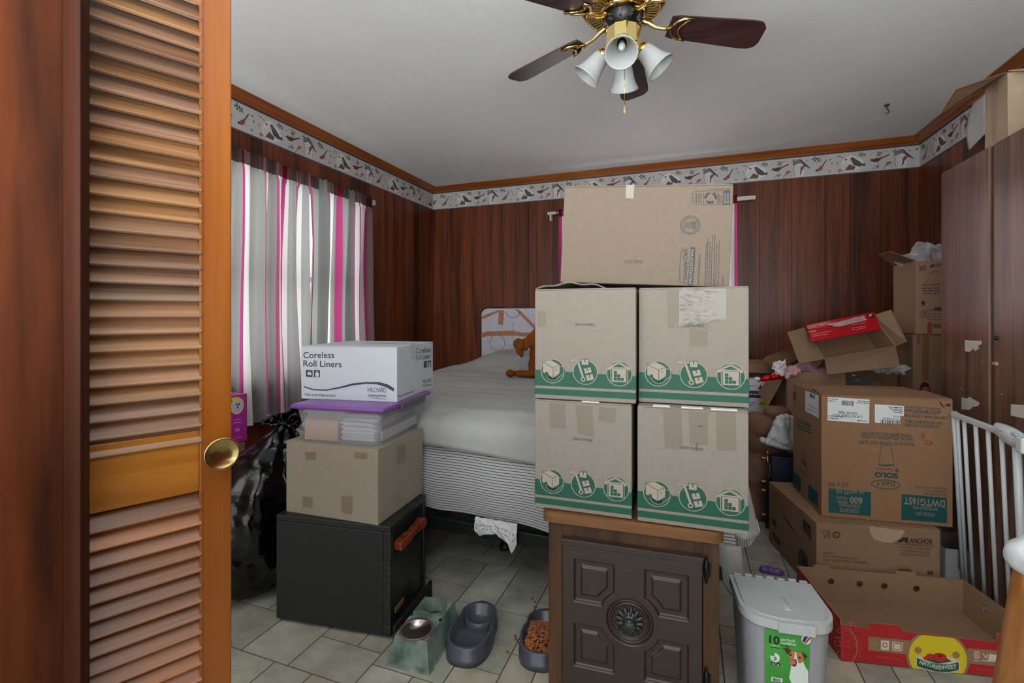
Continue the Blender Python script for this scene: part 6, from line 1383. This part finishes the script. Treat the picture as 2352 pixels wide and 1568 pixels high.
# ================================================================ THE PILE BEHIND
# red-flapped open carton tipped towards the camera
KCR = mat('kraft_craft', (144, 118, 92), .82, var=.05, vscale=(30, 30, 30), spec=.2); CRD = mat('carton_red', (196, 14, 30), .35)
TL, TR_, BR2, BL2 = od(1853, 752, 2.86), od(2010, 720, 2.86), od(2050, 797, 2.72), od(1887, 826, 2.72)
ux = (BR2-BL2).normalized(); vy = ((TL-BL2)-ux*(TL-BL2).dot(ux)); hC = vy.length; vy.normalize(); nn = ux.cross(vy); wC = (BR2-BL2).length
if nn.dot(FW) > 0: nn = -nn            # towards the camera
o_ = (TL+TR_+BR2+BL2)/4; Mc = Matrix(((ux.x, vy.x, nn.x, o_.x), (ux.y, vy.y, nn.y, o_.y), (ux.z, vy.z, nn.z, o_.z), (0, 0, 0, 1)))
crb = thing('tool_carton', 'opened red-printed tool carton tipped forward on top of the pile', 'box', Mc)
w2, h2, dC, t_ = wC/2, hC/2, .13, .004
b = MB(); b.box((-w2, -h2, -dC), (w2, h2, -dC+t_), KBI); b.box((-w2, -h2, -dC), (-w2+t_, h2, 0), KBI); b.box((w2-t_, -h2, -dC), (w2, h2, 0), KBI); b.box((-w2, -h2, -dC), (w2, -h2+t_, 0), KBI); b.box((-w2, h2-t_, -dC), (w2, h2, 0), CRD); build(b, 'carton_body', crb, recalc=True)
def flapq(pts, m, nm='open_flap', th_=.004, back=None):
    b = MB(); b.slab(pts, th_, m); return build(b, nm, crb, world=True, recalc=True)
cTL, cTR, cBR, cBL = Mc @ Vector((-w2, h2, 0)), Mc @ Vector((w2, h2, 0)), Mc @ Vector((w2, -h2, 0)), Mc @ Vector((-w2, -h2, 0))
flapq([cTL, cBL, od(1837, 835, 2.66), od(1809, 762, 2.80)][::-1], KCR); flapq([cTR, od(2046, 711, 2.78), od(2083, 785, 2.64), cBR][::-1], KCR); flapq([cBL, cBR, od(2067, 840, 2.55), od(1900, 859, 2.55)][::-1], KCR)
fq = [od(1851, 746, 2.84), od(2009, 716, 2.84), od(2023, 755, 2.70), od(1864, 784, 2.70)]
flapq(fq[::-1], CRD, 'red_flap')['label'] = 'red printed flap'
U_2 = (fq[1]-fq[0]).normalized(); V_2 = (fq[0]-fq[3]); V_2 = (V_2-U_2*V_2.dot(U_2)).normalized(); k = Ink(fq[3], U_2, V_2, .002)
if k.N.dot(FW) > 0: k = Ink(fq[3], U_2, V_2, -.006)
RW = mat('carton_white_ink', (224, 196, 196), .5)
k.lp([(1855, 749), (1906, 738), (1908, 746), (1857, 756)], 1, RW, 1, True); k.tp('CRAFTSMAN', (1858, 754), (1904, 744), 5.5, RW, 1, .03); k.tp('V20', (1861, 765), (1875, 762), 6, RW, 1, .03); k.greek((1865, 770), (1911, 761), 2.5, RW, 1); k.greek((1866, 774), (1903, 768), 2.5, RW, 1); k.greek((1957, 755), (1990, 749), 2.2, RW, 1); k.greek((1958, 759), (1990, 753), 2.2, RW, 1); k.greek((1955, 748), (1990, 741), 2.2, RW, 1)
k.pp([(1992, 723), (2006, 720), (2008, 728), (2001, 731), (1994, 729)], BKI, 1); k.pp([(1995, 724), (2003, 722), (2004, 724), (1998, 726), (2004, 727), (1996, 728)], RW, 2); k.done('printed_artwork', crb)
def scrap(pts3, nm, lab, cat, m, sd=0, n=12, amp=.02, par=None, solid=.001):
    A, B_, C_, D_ = pts3
    def f(u, v): p = (A*(1-u)+B_*u)*(1-v)+(D_*(1-u)+C_*u)*v; return p+Vector((noise.noise(Vector((u*4+sd, v*4, 1))), noise.noise(Vector((u*4, v*4+sd, 5))), noise.noise(Vector((u*5, v*5, sd)))))*amp
    b = MB(); b.grid(f, n, n, m, False); return tag(build(b, nm, solid=solid), lab, cat)
scrap([od(1898, 745, 2.76), od(1985, 724, 2.76), od(1990, 735, 2.70), od(1925, 750, 2.70)], 'plastic_film', 'thin clear film stuck across the red flap of the tool carton', 'plastic wrap', CLW, 3, amp=.006)
# cartons under and around it
DKC = mat('kraft_dark', (112, 88, 58), .8, var=.05, vscale=(20, 20, 20))  # darker brown kraft of the carton under the tipped one
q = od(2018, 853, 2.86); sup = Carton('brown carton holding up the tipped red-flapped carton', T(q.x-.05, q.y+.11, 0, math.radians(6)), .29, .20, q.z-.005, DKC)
strip(sup.face('front'), [(2010, 856), (2028, 856), (2028, 900), (2010, 900)], TBR, sup.o)
q = od(1797, 858, 2.74); ob = Carton('open brown carton with plastic and red cloth inside, behind the cup carton', T(q.x+.16, q.y+.12, 0, math.radians(6)), .30, .20, zat(1815, 853, q), mat('kraft_pink', (140, 108, 88), .82, spec=.2), open_top=True)
A2_ = ob.corner(-1, -1, 1); A1_ = ob.corner(-1, 1, 1)
b = MB(); b.slab([A2_, A1_, A1_+Vector((-.10, .02, -.16)), A2_+Vector((-.10, -.02, -.20))], .004, KBI); build(b, 'open_flap', ob.o, world=True, recalc=True)
zc = ob.corner(0, 0, 1)
def blobs(nm, lab, cat, lst, m, rem=.008, seed=0, amp=.12, fr=12):
    b = MB()
    for (px_, py_, Z, rx, ry, rz) in lst:
        c = od(px_, py_, Z); b.ell(c, (rx, ry, rz), m, seg=26, rings=18, fn=lambda p: p*(1+amp*noise.noise((p+c)*fr+Vector((seed, 0, 0)))))
    return tag(build(b, nm, remesh=rem), lab, cat)
blobs('red_cloth', 'bundle of red cloth lying inside the open brown carton', 'cloth', [(1862, 868, 2.86, .075, .05, .035), (1850, 874, 2.84, .05, .05, .03)], mat('red_felt', (158, 20, 30), .85))
film(od(1868, 852, 2.86), .12, .08, .055, 7, 'plastic_film', 'crumpled pink-tinged clear plastic above the open brown carton', mm=glassy('pink_film', (206, 176, 180), .45, .08))
film(od(1950, 880, 2.84), .15, .05, .05, 11, 'plastic_film', 'grey crinkled plastic sheeting in front of the supporting carton', mm=glassy('grey_film', (120, 110, 108), .5, .15))
film(od(2040, 848, 2.68), .09, .03, .02, 13, 'plastic_film', 'small clear plastic scrap under the lower flap of the tipped carton')
# white printed carton with red triangle, and open carton on it
q = od(1765, 872, 3.0); wbz = .26
MBz = T(q.x-wbz/2-.004, q.y+.17, 0, math.radians(4)); bz = Carton('white printed appliance box with navy band, half hidden by the green-banded boxes', MBz, wbz, .26, q.z, mat('white_gloss_card', (198, 200, 208), .4), seam='x')
k = bz.face('front'); NB = mat('box_navy', (34, 40, 56), .4); k.pp([(1716, 896), (1765, 899), (1765, 914), (1716, 913)][::1], NB); k.pp([(1747, 882), (1753, 894), (1741, 893)], RED, 1); k.pp([(1741, 890), (1754, 891), (1754, 894), (1740, 893)], RED, 1); k.cp((1752, 927), 9.5, 9.5, mat('badge_yellow', (200, 200, 40), .5), 1); k.tp('NEW', (1745, 929), (1757, 929), 5, NB, 2, .03); k.greek((1718, 905), (1760, 908), 3, LBL, 1); k.greek((1716, 925), (1734, 926), 2.5, NB); k.greek((1716, 930), (1730, 931), 2.5, NB); k.greek((1716, 886), (1735, 887), 2.5, NB); k.done('printed_artwork', bz.o)
q = od(1772, 859, 3.02); oc = Carton('shallow open brown carton resting on the white appliance box', T(q.x-.17, q.y+.15, q.z+.002, math.radians(4)), .34, .28, zat(1772, 836, q)-q.z, KBR, open_top=True)
b = MB(); A_ = oc.corner(1, -1, 1); B_3 = oc.corner(1, 1, 1); b.slab([A_, B_3, od(1826, 798, 3.12), od(1758, 820, 3.0)], .004, KBI); build(b, 'open_flap', oc.o, world=True, recalc=True)
b = MB(); q1_, q2_ = od(1760, 822, 2.95), od(1772, 850, 2.95); b.slab([q1_, od(1828, 797, 3.1), od(1832, 826, 3.05), q2_], .005, KBI); tag(build(b, 'loose_flap', recalc=True), 'loose brown cardboard flap standing behind the santa foil ornament', 'cardboard')
# santa foil ornament
FOIL = mat('red_foil', (200, 16, 24), .18, metal=.55, bump=.004, bscale=(60, 60, 60))
a_, c_ = od(1740, 873, 2.72), od(1800, 861, 2.72); sv = thing('foil_ornament', 'shiny red foil santa hat with a white tip lying on the pile', 'ornament', T(a_.x, a_.y, a_.z))
b = MB(); b.tube([a_.lerp(c_, t)+Vector((0, 0, .004*math.sin(t*20))) for t in [i/12 for i in range(13)]], [.010+.013*t/12+.002*math.sin(t*1.7) for t in range(13)], FOIL, 14); build(b, 'foil_cone', sv, world=True)
b = MB(); b.ell(a_+Vector((-.002, 0, .008)), (.018, .014, .012), mat('fleece_white', (214, 210, 212), .9)); build(b, 'white_tip', sv, world=True)
scrap([od(1776, 832, 2.70), od(1803, 828, 2.72), od(1812, 862, 2.70), od(1778, 856, 2.68)], 'tissue_paper', 'white crumpled tissue paper above the red foil ornament', 'paper', MATS['fleece_white'], 5, amp=.03)
scrap([od(1800, 845, 2.70), od(1830, 838, 2.74), od(1836, 856, 2.70), od(1802, 866, 2.68)], 'tissue_paper', 'pinkish crumpled tissue beside the open brown carton', 'paper', mat('tissue_pink', (196, 150, 152), .7), 8, amp=.03)
# blue-grey quilt behind
blobs('rolled_quilt', 'blue-grey rolled quilt standing behind the tipped carton', 'quilt', [(2070, 800, 3.22, .12, .08, .14), (2072, 880, 3.22, .12, .08, .20), (2072, 980, 3.22, .11, .08, .22), (2072, 1070, 3.22, .11, .08, .15)], mat('quilt_blue', (84, 98, 106), .9, var=.1), .014, 2)
blobs('green_cloth', 'dark olive cloth edge hanging beside the tall taped carton', 'cloth', [(2092, 820, 2.72, .012, .02, .05), (2092, 790, 2.74, .008, .02, .04)], mat('olive_cloth', (84, 74, 40), .9), .006)
# comforter and towel
CMF = mat('brown_comforter', (118, 86, 70), .9, var=.12, vscale=(5, 5, 5), bump=.004, bscale=(22, 22, 22), spec=.15)
blobs('brown_comforter', 'rumpled brown comforter slumped on the floor beside the bed', 'comforter', [(1758, 975, 2.72, .10, .09, .07), (1738, 1005, 2.80, .13, .12, .11), (1755, 1040, 2.83, .12, .10, .12), (1722, 1090, 2.84, .14, .11, .27), (1722, 1070, 2.78, .12, .12, .10), (1740, 1120, 2.80, .11, .12, .11), (1722, 1160, 2.75, .10, .12, .08), (1785, 945, 2.66, .07, .06, .04)], CMF, .010, 3, .42, 9)
TWL = mat('grey_towel', (186, 188, 188), .95, var=.05, bump=.002, bscale=(120, 120, 120), spec=.1)
tw_ = []
for i, (x0t, y0t, x1t, y1t, r0) in enumerate(((1788, 960, 1762, 1016, .018), (1796, 958, 1782, 1020, .022), (1806, 958, 1800, 1022, .026), (1818, 962, 1822, 1024, .026), (1752, 1010, 1830, 1030, .022), (1775, 1000, 1830, 1022, .03), (1790, 975, 1800, 1010, .04))):
    for j in range(9): t = j/8; tw_.append((x0t+(x1t-x0t)*t, y0t+(y1t-y0t)*t+3*math.sin(t*3), 2.56+.01*i*(i < 4), r0*.8, r0*1.2, r0*.75))
blobs('folded_towel', 'pale grey towel draped in folds against the cup carton', 'towel', tw_, TWL, .004, 1, .10, 30)
# dark blue tub and gilt rack post
q = od(1772, 1052, 2.62); b = MB(); NVB = mat('navy_plastic', (34, 40, 62), .5)
q2 = oz(1790, 1112, .31); b.box((q.x, q.y, .0), (q.x+.12, q.y+.09, q.z), NVB, taper=.008); b.box((q.x-.006, q.y-.006, q.z), (q.x+.126, q.y+.096, q.z+.012), NVB); tag(build(b, 'plastic_tub', bevel=.004), 'dark navy plastic tub behind the wide brown carton', 'tub')
GLD = mat('gilt', (150, 112, 66), .3, metal=.9); RKB = mat('rack_dark', (30, 24, 20), .4)
q = oz(1763, 1212, 0); rk = thing('metal_rack', 'slim dark metal rack post with gilt knobs beside the comforter', 'rack', T(q.x, q.y, 0)); zt_r = zat(1763, 1045, q)
b = MB(); b.box((q.x-.009, q.y-.009, 0), (q.x+.009, q.y+.009, .30), RKB); build(b, 'post', rk, world=True)
b = MB(); b.tube([(q.x, q.y, .29), (q.x, q.y, .36), (q.x, q.y, zt_r)], [.007, .010, .007], GLD, 12); b.ell((q.x, q.y, zt_r+.012), (.012, .012, .016), GLD); build(b, 'gilt_finial', rk, world=True)
for py_ in (1052, 1106, 1126, 1182):
    z = zat(1763, py_, q); b = MB(); b.lathe([(0, 0), (.008, 0), (.009, .008), (.005, .014), (.009, .022), (.006, .03), (0, .032)], GLD, 14, T(q.x-.004, q.y, z, 0, 0, -math.pi/2)); build(b, 'gilt_knob', rk, world=True)
